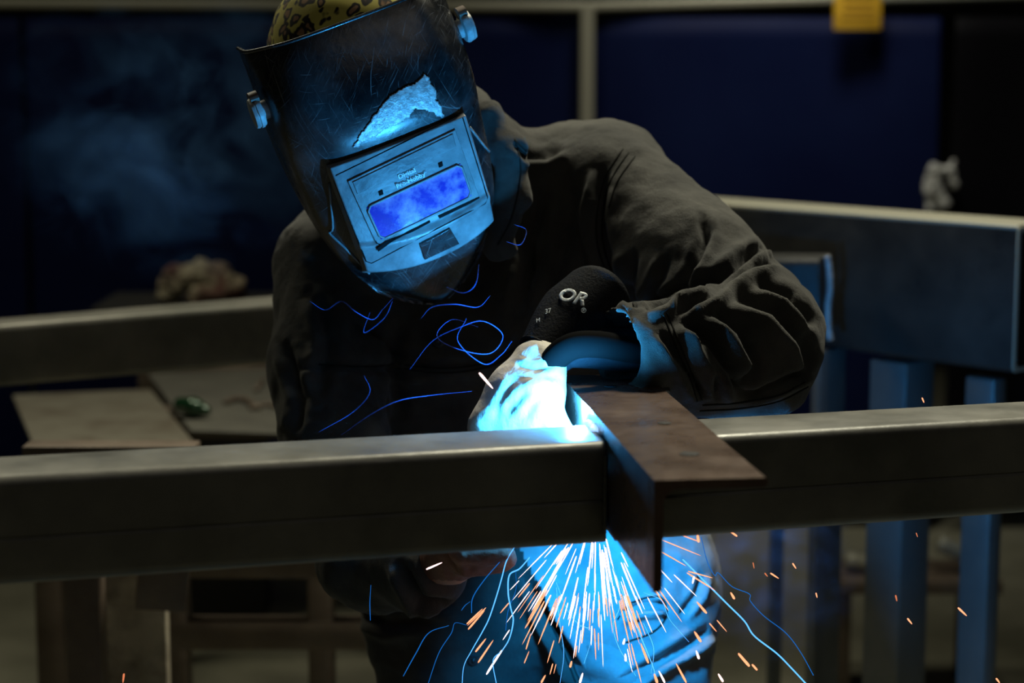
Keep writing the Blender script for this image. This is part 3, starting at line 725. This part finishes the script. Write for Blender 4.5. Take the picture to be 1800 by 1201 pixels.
ctr = Vector((sum(p[0] for p in lq)/4, sum(p[1] for p in lq)/4))
def quadtube(name, q, r, m, lift):
    P = []
    for i in range(4):
        a, b = Vector(q[i]), Vector(q[(i+1) % 4]); L = (b-a).length; rr = min(16/L, .3)
        for t in np.linspace(rr, 1-rr, 8): P.append(a.lerp(b, t))
    out = []
    for p in P+[P[0]]:
        h = hit(pb, *C(*p)); out.append(h[0]+h[1]*lift)
    return tube(name, out, r, m, hel, 8, False)
quadtube('lens_rim', lq, .0014, M['plate'], .0032)
quadtube('gasket', [(456, 690), (852, 494), (944, 742), (570, 932)], .0009, M['slot'], .0003)
quadtube('groove', [(395, 668), (882, 430), (985, 760), (528, 1000)], .0008, M['slot'], -.0002)
slab('slot', [C(562, 931), C(760, 828), C(762, 836), C(566, 941)], pb, M['slot'], hel, .0022, .0008, 6)
slab('slot', [C(790, 812), C(945, 740), C(948, 748), C(796, 822)], pb, M['slot'], hel, .0022, .0008, 6)
slab('latch_tab', [C(722, 917), C(835, 856), C(870, 915), C(740, 976)], pb, M['shell'], hel, .0, .003, 6)  # dark tab for the unlit notch, its shade put into the colour
for q in ([(566, 720), (582, 713), (587, 730), (571, 737)], [(790, 614), (806, 607), (810, 624), (795, 631)]): slab('sensor', [C(*p) for p in q], pb, M['slot'], hel, .0022, .001, 3)
textdecal('lettering', 'Digital', *C(672, 652), 10.6, math.radians(24.5), pb, M['print'], hel, .0044, bold=.16, sx=1.2)
textdecal('lettering', 'Pro-Hobby', *C(686, 677), 10.2, math.radians(24.5), pb, M['print'], hel, .0044, bold=.16, sx=1.2)
textdecal('lettering', '\u2122', *C(741, 651), 5, math.radians(24.5), pb, M['print'], hel, .0044)
pat = [(473,555),(490,515),(530,470),(570,410),(610,365),(660,330),(705,315),(745,280),(770,320),(785,345),(780,375),(800,395),(812,435),(790,440),(770,425),(740,412),(705,410),(680,440),(640,465),(600,478),(555,515),(520,525),(490,555)]
patchmesh('sticker_remnant', [C(*p) for p in pat], sb, M['patch'], hel)['label'] = 'torn silver sticker remnant'
# cheek ridges beside the panel
for cpts in ([(383,690),(398,855),(386,878),(455,945),(535,1030)], [(912,480),(985,572),(1020,585),(1034,790)]):
    P = []
    for p in catmull([(x, y, 0) for x, y in cpts], 4):
        h = hit(sb, *C(p.x, p.y))
        if h: P.append(h[0]+h[1]*.0006)
    if len(P) > 3: tube('cheek_ridge', P, .0014, M['panel'], hel, 6)
# pivot knobs
def knob(x, z, w_):
    s = 1 if x > 0 else -1; rot = Matrix((uv*s, z2, (uv*s).cross(z2))).transposed().to_4x4()
    V, F = [], []; n = 32
    prof = [(-.010, .011), (0, .011), (.001, .0165), (.004, .018), (.007, .018), (.0075, .0165), (.0085, .0165), (.009, .0175), (.0125, .0165), (.0135, .013), (.0135, .0)]
    for d, r in prof:
        for k in range(n):
            a = 2*math.pi*k/n; rr = r*(1+(.05 if (k % 4 < 2 and .002 < d < .013) else 0)); V.append(HL(x, w_, z) + uv*s*d + z2*rr*math.cos(a) + w2*rr*math.sin(a))
    for j in range(len(prof)-1):
        for k in range(n): F.append((j*n+k, j*n+(k+1) % n, (j+1)*n+(k+1) % n, (j+1)*n+k))
    o = link('pivot_knob', V, F, M['knob'], hel, True, 40)
    V = [];
    for d in (-.0, .010):
        for k in range(12): a = 2*math.pi*k/12; V.append(HL(x, w_, z+17) + uv*s*d + z2*.007*math.cos(a) + w2*.012*math.sin(a))
    F = [(k, (k+1) % 12, 12+(k+1) % 12, 12+k) for k in range(12)]+[tuple(range(12)), tuple(range(23, 11, -1))]
    link('knob_cap', V, F, M['knobdark'], o, True, 40)
knob(-121, 143, -62); knob(121, 150, -62)

# ================================================================== FAR LEFT: rail, bench, plates
t = prism('steel_tube', rrect(.1, .1, .012, cy=-.05), W(-200, 582, 3.18), W(1000, 482, 3.3), M['tube_far']); tag(t, 'grey steel tube across the background left, behind the welder\'s arm', 'steel beam')
TBZ = .60
def plate(name, q, z, m, label, cat='steel plate', th=.008):
    P = [H(x, y, z) for x, y in q]; c = sum(P, Vector())/4; V = [p for p in P]+[p-Vector((0, 0, th)) for p in P]
    F = [(0, 1, 2, 3), (7, 6, 5, 4), (0, 4, 5, 1), (1, 5, 6, 2), (2, 6, 7, 3), (3, 7, 4, 0)]
    o = link(name, V, F, m, None, False); tag(o, label, cat); b = o.modifiers.new('b', 'BEVEL'); b.width = .0015; return setorigin(o, (c.x, c.y, z-th))
plate('steel_plate', [(22, 694), (265, 684), (342, 778), (66, 800)], TBZ+.008, M['plateA'], 'pale rust-blotched steel plate lying at the left behind the front tube')
plate('steel_plate', [(260, 656), (560, 644), (600, 764), (335, 756)], TBZ+.008, M['plateB'], 'grey steel plate with cut slivers on it, beside the welder')
bt = thing('work_bench', 'brown steel work bench with lower rail, behind the front tube at left', 'workbench', (-.4, 3.3, FLOOR))
P0 = H(30, 700, TBZ); P1 = H(690, 700, TBZ); yb, yf = H(300, 640, TBZ).y, H(300, 815, TBZ).y
xl = H(75, 790, TBZ).x; xr = H(720, 790, TBZ).x
for k, yy in enumerate((yf+.03, (yb+yf)/2, yb-.03)): box('top_rail', ((xl+xr)/2, yy, TBZ-.031), (xr-xl, .06, .06), M['bench'], bt)
for xx in (xl+.03, xr-.03):
    for yy in (yf+.03, yb-.03): box('leg', (xx, yy, (FLOOR+TBZ-.06)/2), (.05, .05, TBZ-.06-FLOOR), M['bench'], bt)
# items on grey plate
tb = [W(x, y, 1) for x, y in ((1, 1),)]
def onplane(pts, z): return [H(x, y, z) for x, y in pts]
for pts, r, lb in (([(395, 712), (425, 706), (455, 722)], .006, 'thin dark offcut curled on the grey plate, nearest the green glint'), ([(440, 722), (470, 715), (495, 722)], .005, 'straight dark offcut at the edge of the grey plate by the jacket'), ([(450, 690), (462, 672)], .005, 'short dark offcut at the back of the grey plate')):
    o = tube('metal_offcut', catmull([p+Vector((0, 0, r)) for p in onplane(pts, TBZ+.008)], 5), r, M['bench'], None, 6); tag(o, lb, 'scrap metal')
g0 = H(322, 712, TBZ+.03)
f = Field((g0.x-.06, g0.y-.06, TBZ), (g0.x+.1, g0.y+.07, TBZ+.07), .004); f.chain([(H(318, 712, TBZ+.03), .016), (H(340, 716, TBZ+.03), .018), (H(362, 722, TBZ+.024), .011)], .01)
V, F = f.mesh(); V = relax(V, F, 2); M['greencan'] = mat('green_glass', (.015, .06, .025), .12, .3, spec=.9)
tag(setorigin(fromnp('bottle', V, F, M['greencan']), (g0.x, g0.y, TBZ+.008)), 'small glinting green bottle lying on the grey plate', 'bottle')

# trestle and timbers under the tube, lower left
tr = thing('trestle', 'dark steel trestle at lower left under the front tube', 'trestle', (-.7, 3.1, FLOOR))
def vpost(name, px0, px1, ytop, Y, m, par, dep=.05, lab=None, z1=None):
    a = W(px0, 1100, Y); b = W(px1, 1100, Y); zt = W(px0, ytop, Y).z; o = box(name, ((a.x+b.x)/2, Y+dep/2, (zt+FLOOR)/2), (b.x-a.x, dep, zt-FLOOR), m, par)
    return o
vpost('leg', 116, 176, 830, 2.85, M['bench'], tr)
a = W(40, 850, 2.85); b = W(345, 850, 2.85); box('cross_bar', ((a.x+b.x)/2, 2.875, W(0, 815, 2.85).z), (b.x-a.x, .05, .05), M['bench'], tr)
o = vpost('timber_board', 178, 292, 900, 2.98, M['wood'], None, .03); tag(setorigin(o, (W(235, 1100, 2.98).x, 3.0, FLOOR)), 'pale dirty timber board standing upright at lower left', 'board')
o = box('steel_block', tuple(W(288, 990, 2.90)), (.075, .07, .13), M['bench'], tr, rz=.2, ry=.12); o.name = 'clamp_block'
# the low bench rails, centre-left
lb_ = thing('low_trestle', 'brown steel trestle with a low rail standing on the floor, left of the legs', 'trestle', (-.3, 3.5, FLOOR))
Yl = 3.4
a = W(285, 1115, Yl); b = W(720, 1100, Yl); zr = W(400, 1112, Yl).z
box('rail', ((a.x+b.x)/2, Yl, zr), (b.x-a.x, .05, .05), M['bench'], lb_)
a2 = W(300, 985, Yl); b2 = W(720, 985, Yl); box('rail', ((a2.x+b2.x)/2, Yl, W(0, 990, Yl).z), (b2.x-a2.x, .045, .045), M['bench'], lb_)
for x0, x1 in ((541, 586), (296, 330)):
    vpost('leg', x0, x1, 985, Yl-.022, M['bench'], lb_, .045)

# crumpled rag heap on a stand behind the far tube
RYb = 4.95; rc = W(350, 532, RYb)
st = thing('storage_stand', 'dark low stand behind the far tube carrying the cloth heap', 'stand', (rc.x, RYb, FLOOR))
box('top', (rc.x, RYb+.05, rc.z-.02), (.5, .34, .04), M['wall'], st); box('column', (rc.x, RYb+.05, (rc.z-.04+FLOOR)/2), (.3, .2, rc.z-.04-FLOOR), M['wall'], st)
f = Field((rc.x-.16, RYb-.12, rc.z-.02), (rc.x+.16, RYb+.12, rc.z+.12), .005)
f.chain([J(285, 522, RYb, .02), J(310, 492, RYb, .028), J(350, 482, RYb, .03), (W(385, 486, RYb), .028), (W(415, 512, RYb), .024), (W(432, 528, RYb), .014)], .02)
f.chain([J(345, 520, RYb-.03, .025), J(395, 522, RYb-.03, .022)], .015)
V, F = f.mesh(); V = relax(V, F, 2); V += vnormals(V, F)*npnoise(V, 22, .016, 4)[:, None]; V[:, 2] = np.maximum(V[:, 2], rc.z+.001)
M['heap'] = mat('stained_cloth', (.36, .32, .22), .8, 0, (.11, .04, .03), 14, contrast=(.42, .6)); tag(setorigin(fromnp('cloth_heap', V, F, M['heap']), rc), 'crumpled beige and rust cloth heap behind the far left tube', 'cloth')

# ================================================================== RIGHT: channel frame and posts
fr = None
CZ = 1.05
cN = H(1788, 400, CZ); cF = H(1235, 358, CZ); cdv = (cN-cF).normalized(); cF2 = cF - cdv*.55
h_ = .235; fw = .075; tk = .007
# profile x to the right of travel; travel from far-left to near-right, right side = away? checked: web faces camera
side = cdv.cross(Vector((0, 0, 1)))
sg = 1 if side.y > 0 else -1
prof = [(0, 0), (fw, 0), (fw, -tk), (tk+.006, -tk), (tk, -tk-.006), (tk, -h_+tk+.006), (tk+.006, -h_+tk), (fw, -h_+tk), (fw, -h_), (.006, -h_), (0, -h_+.006), (0, -.006), (.002, -.002)][:]
prof = [(.006, 0)]+prof[1:]
prof = [(a*sg, b) for a, b in prof]
ch = prism('steel_channel', prof, cF2, cN, M['channel'], angle=30); tag(ch, 'deep steel channel with an open cut end, right behind the elbow', 'steel beam')
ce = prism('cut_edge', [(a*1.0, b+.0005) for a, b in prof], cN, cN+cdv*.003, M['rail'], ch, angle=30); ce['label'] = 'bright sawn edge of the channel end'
tf = prism('top_flange', [(a*sg, b) for a, b in ((.001, .0005), (.004, .003), (.12, .003), (.12, -.006), (.001, -.006))], cF2, cN, M['rail'], ch, angle=30); tf['label'] = 'worn bright top flange'  # paler material puts the overhead light into the flange colour
# tube butting the channel web
YT = 3.36
t = prism('steel_tube', rrect(.1, .13, .012, cy=-.065), W(1150, 447, YT+.1), W(1452, 450, YT-.02), M['channel']); tag(t, 'short steel tube butting against the channel, half hidden by the elbow', 'steel beam')
bead('weld_bead', [W(1456, y, YT-.05)+Vector((.003*math.sin(y), 0, 0)) for y in (450, 480, 510, 540, 575, 598)], .006, M['weld'], 'vertical bluish weld bead on the channel behind the elbow', 5)
# posts under the channel
a45 = math.atan2(cdv.y, cdv.x)
def post(pxL, pxE, pxR, Y, ytop, label):
    E = W(pxE, 900, Y); sc = FPX/Y
    l1 = (pxE-pxL)/sc/abs(math.cos(a45)); l2 = (pxR-pxE)/sc/abs(math.sin(a45))
    u = Vector((math.cos(a45), math.sin(a45), 0)); v = Vector((-u.y, u.x, 0))
    if v.y < 0: v = -v
    zt = W(pxE, ytop, Y).z; c = E - u*(l1/2) + v*(l2/2)
    o = box('steel_post', (c.x, c.y, (zt+FLOOR)/2), (l1, l2, zt-FLOOR), M['post'], None, rz=a45, bev=.004)
    tag(setorigin(o, (c.x, c.y, FLOOR)), label, 'post', 'steel uprights under the channel')
post(1422, 1436, 1492, 3.42, 618, 'blue-lit steel upright nearest the welder\'s elbow under the channel')
post(1531, 1586, 1650, 3.32, 640, 'thick dark-blue steel upright in the middle under the channel')
post(1698, 1740, 1770, 3.20, 668, 'bright blue steel upright at the right end under the channel')
post(1352, 1360, 1384, 3.55, 640, 'thin shadowed steel upright just right of the trousers')
# blurry bright scrap between posts
for (x0, y0, x1, y1, Y, r, lb) in ((1488, 985, 1560, 1000, 4.4, .02, 'shiny pipe stub seen between the middle and left uprights'), (1650, 955, 1700, 975, 4.4, .02, 'shiny pipe stub seen left of the right upright')):
    A = W(x0, y0, Y); B = W(x1, y1, Y)
    o = tube('pipe_stub', [A.lerp(B, t/6) for t in range(7)], r, M['rail'], None, 16); tag(o, lb, 'pipe')
sh_ = thing('pipe_rack', 'low dark rack behind the uprights carrying the pipe stubs', 'rack', (W(1600, 1000, 4.4).x, 4.4, FLOOR))
A = W(1480, 1000, 4.4); B = W(1710, 1000, 4.4); zt = W(0, 1003, 4.4).z-.0; box('shelf', ((A.x+B.x)/2, 4.42, zt-.02), (B.x-A.x+.1, .2, .03), M['bench'], sh_)
for x in (A.x, B.x): box('leg', (x, 4.42, (zt-.035+FLOOR)/2), (.03, .15, zt-.035-FLOOR), M['bench'], sh_)
# white rag on curtain edge
WY = RY-.15
f = Field((W(1610, 300, WY).x, WY-.06, W(0, 385, WY).z), (W(1700, 300, WY).x, WY+.06, W(0, 265, WY).z), .004)
f.chain([J(1640, 295, WY, .014), J(1638, 330, WY, .02), J(1632, 362, WY, .012)], .012); f.chain([J(1640, 300, WY, .018), J(1668, 300, WY, .014), J(1676, 325, WY, .010)], .012); f.chain([J(1642, 325, WY, .02), J(1660, 360, WY, .016)], .012); f.chain([J(1668, 300, WY, .008), J(1676, 284, WY, .006)], .01)
V, F = f.mesh(); V = relax(V, F, 1); V += vnormals(V, F)*npnoise(V, 30, .008, 6)[:, None]
tag(setorigin(fromnp('rag', V, F, M['rag']), W(1650, 370, WY)), 'small white rag tied at the edge of the right curtain', 'cloth')

# ================================================================== SPARKS, TRAILS, SMOKE
def spindle():
    V, F = [], []; n = 6; prof = [(-.5, 0), (-.46, .7), (-.3, 1), (.2, .8), (.42, .45), (.5, 0)]
    for z, r in prof:
        for k in range(n): a = 2*math.pi*k/n; V.append((r*math.cos(a), r*math.sin(a), z))
    for j in range(len(prof)-1):
        for k in range(n): F.append((j*n+k, j*n+(k+1) % n, (j+1)*n+(k+1) % n, (j+1)*n+k))
    return V, F
SM = {}
for key in ('hot', 'warm', 'ember'):
    V, F = spindle(); me = bpy.data.meshes.new('spark_'+key); me.from_pydata(V, [], F); me.materials.append(M[key]); SM[key] = me
def spark(x0, y0, x1, y1, Y, w_px, key, label, group):
    A = W(x0, y0, Y); B = W(x1, y1, Y+random.uniform(-.012, .012)); d = B-A
    o = bpy.data.objects.new('spark', SM[key]); COL.objects.link(o); o.location = (A+B)/2; o.rotation_mode = 'QUATERNION'; o.rotation_quaternion = d.to_track_quat('Z', 'Y')
    r = w_px/2*Y/FPX; o.scale = (r, r, d.length); tag(o, label, 'spark', group)
random.seed(11)
ox, oy = 1048, 880
for i in range(150):
    a = random.gauss(-.06, .42)
    if abs(a) > .85: continue
    r0 = random.uniform(62, 200)*(1+.0*abs(a)); ln = random.uniform(28, 95); 
    if random.random() < .3: r0 = random.uniform(170, 300); ln = random.uniform(16, 50)
    x0, y0 = ox+math.sin(a)*r0, oy+math.cos(a)*r0; x1, y1 = ox+math.sin(a)*(r0+ln), oy+math.cos(a)*(r0+ln)
    spark(x0, y0, x1, y1, random.uniform(2.07, 2.14), random.uniform(1.4, 3.2) if r0 < 180 else random.uniform(1.5, 3.0), 'hot' if r0 < 150 or random.random() < .4 else 'warm', 'thin white-hot spark in the shower falling below the front tube', 'sparks showering below the weld')
C5 = lambda x, y: (540+x/2.25, 900+y/2.25)
C7 = lambda x, y: (1200+x/2.305, 680+y/2.305)
big = [((590,155),(625,140),7),((470,228),(535,200),7),((630,445),(695,382),6),((636,466),(703,388),7),((665,555),(708,500),7),((675,598),(737,506),7),((708,645),(770,545),8),((862,460),(898,402),5),((865,545),(885,480),5),((858,600),(878,550),4),
 ((925,677),(943,645),7),((1040,615),(1046,590),9),((1078,677),(1090,637),9),((1136,460),(1142,588),5),((1250,525),(1256,500),9),((1282,468),(1276,435),9),((1260,592),(1258,560),8),((1350,600),(1318,518),9),((1385,677),(1372,640),11),((1415,677),(1390,628),9),((1500,677),(1458,598),8),
 ((1580,402),(1540,355),9),((1558,515),(1530,472),10),((1550,583),(1538,548),9),((1645,672),(1625,640),9),((1690,345),(1674,318),9),((1548,120),(1543,85),10),((1700,97),(1675,78),7),((1750,612),(1705,560),10),((1780,627),(1760,602),7),
 ((1470,88),(1555,120),4),((1395,155),(1500,215),5),((1505,235),(1605,262),5),((1500,240),(1615,312),6),((1400,110),(1560,175),4),((1530,255),(1524,285),7),((1620,428),(1660,475),4),((1590,440),(1620,475),4)]
for a, b, w_ in big:
    x0, y0 = C5(*a); x1, y1 = C5(*b); spark(x0, y0, x1, y1, random.uniform(2.02, 2.12), w_/2.25*1.15, 'warm' if w_ < 6 else 'hot' if random.random() < .35 else 'warm', 'stray orange-white spark flying wide of the shower below the tube', 'stray sparks below the tube')
far = [((1115,895),(1152,930),8),((270,585+500),(228+0,1080),8),((970,45),(978,65),6),((195,588),(222,607),6),((445,715),(460,738),6),((355,755),(390,778),7),((332,755),(345,770),5),((285,712),(290,738),4),((540,835),(545,856),6),((863,845),(868,870),6),((910,938),(930,963),7),((946,592),(952,610),4),((1270,1182),(1285,1201),7),((225,1080),(270,1135),9),((280,1125),(300,1150),6),((145,1165),(162,1198),8)]
LBL = ['largest orange spark right of centre between uprights', 'orange spark low beside the trousers', 'lone orange spark above the right tube', 'short spark just under the right tube by the angle iron', 'small orange spark left of the first upright, topmost', 'brighter of two close orange sparks in the dark gap', 'fainter of two close orange sparks in the dark gap', 'faint red upright spark right of the trousers', 'orange spark in front of the first upright', 'red-orange spark in front of the thick upright\'s edge', 'slanted orange spark low on the thick upright', 'faintest red spark high on the thick upright', 'spark at the bottom edge in front of the right upright', 'long orange spark at lower right of the trousers', 'short spark beside the long one low right of the trousers', 'spark at the bottom edge beside the trouser leg']
for (a, b, w_), lb in zip(far, LBL):
    if lb.startswith('orange spark low beside'): continue
    x0, y0 = C7(*a); x1, y1 = C7(*b); spark(x0, y0, x1, y1, random.uniform(2.1, 2.3), w_/2.3*1.1, 'ember' if 'red' in lb or 'faint' in lb else 'warm', lb, 'scattered sparks at right')
spark(842, 655, 867, 684, 2.06, 5, 'hot', 'single spark in front of the pale glove', None)
spark(218, 1184, 216, 1201, 2.2, 4, 'ember', 'small orange spark at the bottom edge on the left', None)
random.seed(5)
tr_ = [([(830,125),(790,190),(770,260),(750,330),(720,420),(690,480),(650,550),(620,610),(612,690)], 5, 'trail'), ([(880,180),(840,225),(800,250),(795,320),(805,380),(815,430),(800,500),(770,550),(735,590),(750,690)], 6, 'trail'),
 ([(475,690),(520,560),(570,480),(585,440),(630,448)], 3, 'traildim'), ([(1190,310),(1235,370),(1210,450),(1230,530),(1270,600),(1300,650)], 3.5, 'trail'), ([(1200,200),(1240,300),(1280,400),(1330,520),(1370,620),(1385,690)], 6, 'trail'),
 ([(985,280),(1030,390),(1080,450),(1125,465),(1120,520),(1095,600)], 3, 'trail'), ([(650,400),(655,340),(700,270),(760,200),(800,150)], 4, 'traildim'), ([(785,470),(795,390),(825,310),(825,240)], 3, 'traildim'), ([(1330,320),(1400,350),(1430,420),(1470,470),(1510,515)], 2.5, 'trail'),
 ([(250,430),(248,360),(252,290)], 3, 'traildim'), ([(380,650),(430,560),(480,480),(560,450)], 4, 'traildim'), ([(985,300),(1000,450),(1015,560),(1000,677)], 3, 'trail'), ([(1060,480),(1085,450),(1120,470)], 2.5, 'trail'), ([(1330,440),(1370,540),(1360,640)], 3, 'trail'), ([(610,390),(625,370),(645,355)], 3, 'traildim')]
TL = ['long bright blue-white glowing trail on the left of the shower', 'kinked bright blue-white glowing trail right of the longest one', 'hooked faint blue trail at lower left of the shower', 'wavering pale trail falling over the trousers', 'thick bright trail falling down the right side of the shower', 'stepped thin trail in the middle of the trousers', 'faint blue trail running up to the tube, beside the brown glove', 'short faint blue trail between the two brightest', 'thin trail curving off the tip of the angle iron leg', 'faint blue upright trail at far left of the shower', 'faint curved blue trail over the dark jacket hem', 'thin straight trail down the middle of the shower', 'tiny hooked trail above the trouser fold', 'thin curved trail low beside the thick bright one', 'tiny faint blue hook left of the shower']
for (pts, w_, k), lb in zip(tr_, TL):
    P = [W(*C5(*p), 2.09) for p in pts]; o = tube('spark_trail', catmull(P, 8), lambda t, w_=w_: w_/2.25/2*2.09/FPX*(.55+.45*math.sin(math.pi*min(1, t+.15))), M[k], None, 6); tag(o, lb, 'spark trail')
for pts, w_, k, lb in (([(0,700),(80,780),(180,880),(250,950),(290,1010),(380,1080),(440,1140),(510,1215)], 7, 'trail', 'long blue trail slanting down to the lower right'), ([(75,610),(100,710),(130,765),(145,755),(200,810),(270,840),(275,870),(330,930),(420,1000),(480,1080),(530,1170)], 3.5, 'traildim', 'thin kinked blue trail right of the trousers')):
    P = [W(*C7(*p), 2.1) for p in pts]; o = tube('spark_trail', catmull(P, 8), w_/2.3/2*2.1/FPX, M[k], None, 6); tag(o, lb, 'spark trail')
# smoke threads, the arc light's blue put into their colour
sm = [([(545,530),(572,545),(600,530),(625,548),(655,562),(672,545),(690,525)], 2.16, 'lazy smoke thread curling below the helmet on the left'),
 ([(720,650),(760,600),(810,575),(850,565),(884,590),(860,622),(800,612),(768,590),(795,562),(840,575)], 2.14, 'looped smoke thread in front of the chest, left of the cuff'),
 ([(600,765),(650,730),(700,705),(760,695),(830,688)], 2.12, 'long smoke thread drifting left from the pale glove'), ([(842,465),(836,500),(815,515),(785,505)], 2.14, 'small smoke hook under the helmet chin'),
 ([(820,560),(805,600),(850,640),(880,625),(900,600)], 2.13, 'smoke loop just left of the pale glove'), ([(690,530),(675,560),(640,585),(650,550)], 2.15, 'short smoke loop below the helmet'), ([(560,760),(620,725),(650,690),(640,660)], 2.14, 'smoke thread low on the dark sleeve'), ([(905,395),(925,405),(915,430),(890,425)], 2.2, 'tiny smoke curl on the jacket collar'), ([(740,560),(760,540),(800,535),(840,540),(862,520)], 2.15, 'short smoke thread between chin and cuff')]
for i, (pts, Y, lb) in enumerate(sm):
    P = [W(x, y, Y+.02*math.sin(k*1.7+i)) for k, (x, y) in enumerate(pts)]
    o = tube('smoke_wisp', catmull(P, 9), lambda t: .0002+.0004*math.sin(math.pi*t), M['smoke'], None, 6); tag(o, lb, 'smoke')

# drifting weld smoke: thin haze with a procedural density, tinted blue to stand for the arc light
def haze(name, c, r, dens, sc, label, seed):
    m = bpy.data.materials.new(name+'_material'); m.use_nodes = True; nt = m.node_tree; nt.nodes.clear(); N = nt.nodes; L = nt.links
    out = N.new('ShaderNodeOutputMaterial'); v = N.new('ShaderNodeVolumeScatter'); v.inputs['Anisotropy'].default_value = .2; v.inputs['Color'].default_value = (.16, .45, 1, 1)
    tc = N.new('ShaderNodeTexCoord'); n = N.new('ShaderNodeTexNoise'); n.inputs['Scale'].default_value = sc; n.inputs['Detail'].default_value = 5; n.inputs['Distortion'].default_value = 1.6
    mp = N.new('ShaderNodeMapping'); mp.inputs['Location'].default_value = (seed, 0, 0); L.new(tc.outputs['Object'], mp.inputs[0]); L.new(mp.outputs[0], n.inputs['Vector'])
    mr = N.new('ShaderNodeMapRange'); mr.inputs['From Min'].default_value = .5; mr.inputs['From Max'].default_value = .72; mr.inputs['To Max'].default_value = dens; L.new(n.outputs['Fac'], mr.inputs['Value'])
    ln = N.new('ShaderNodeVectorMath'); ln.operation = 'LENGTH'; L.new(tc.outputs['Object'], ln.inputs[0])
    fo = N.new('ShaderNodeMapRange'); fo.inputs['From Min'].default_value = 1; fo.inputs['From Max'].default_value = .45; L.new(ln.outputs['Value'], fo.inputs['Value'])
    mu = N.new('ShaderNodeMath'); mu.operation = 'MULTIPLY'; L.new(mr.outputs[0], mu.inputs[0]); L.new(fo.outputs[0], mu.inputs[1]); L.new(mu.outputs[0], v.inputs['Density']); L.new(v.outputs[0], out.inputs['Volume'])
    bm = bmesh.new(); bmesh.ops.create_icosphere(bm, subdivisions=3, radius=1); me = bpy.data.meshes.new(name); bm.to_mesh(me); bm.free()
    o = linkme(name, me, m); o.location = c; o.scale = r; tag(o, label, 'smoke')
haze('smoke_cloud', W(300, 230, 2.55), (.24, .2, .20), 1.3, 2.2, 'faint blue smoke haze hanging left of the helmet before the curtain', 3)
haze('smoke_cloud', W(1330, 1000, 2.45), (.14, .10, .13), 2.0, 2.4, 'blue smoke haze right of the trousers under the tube', 8)
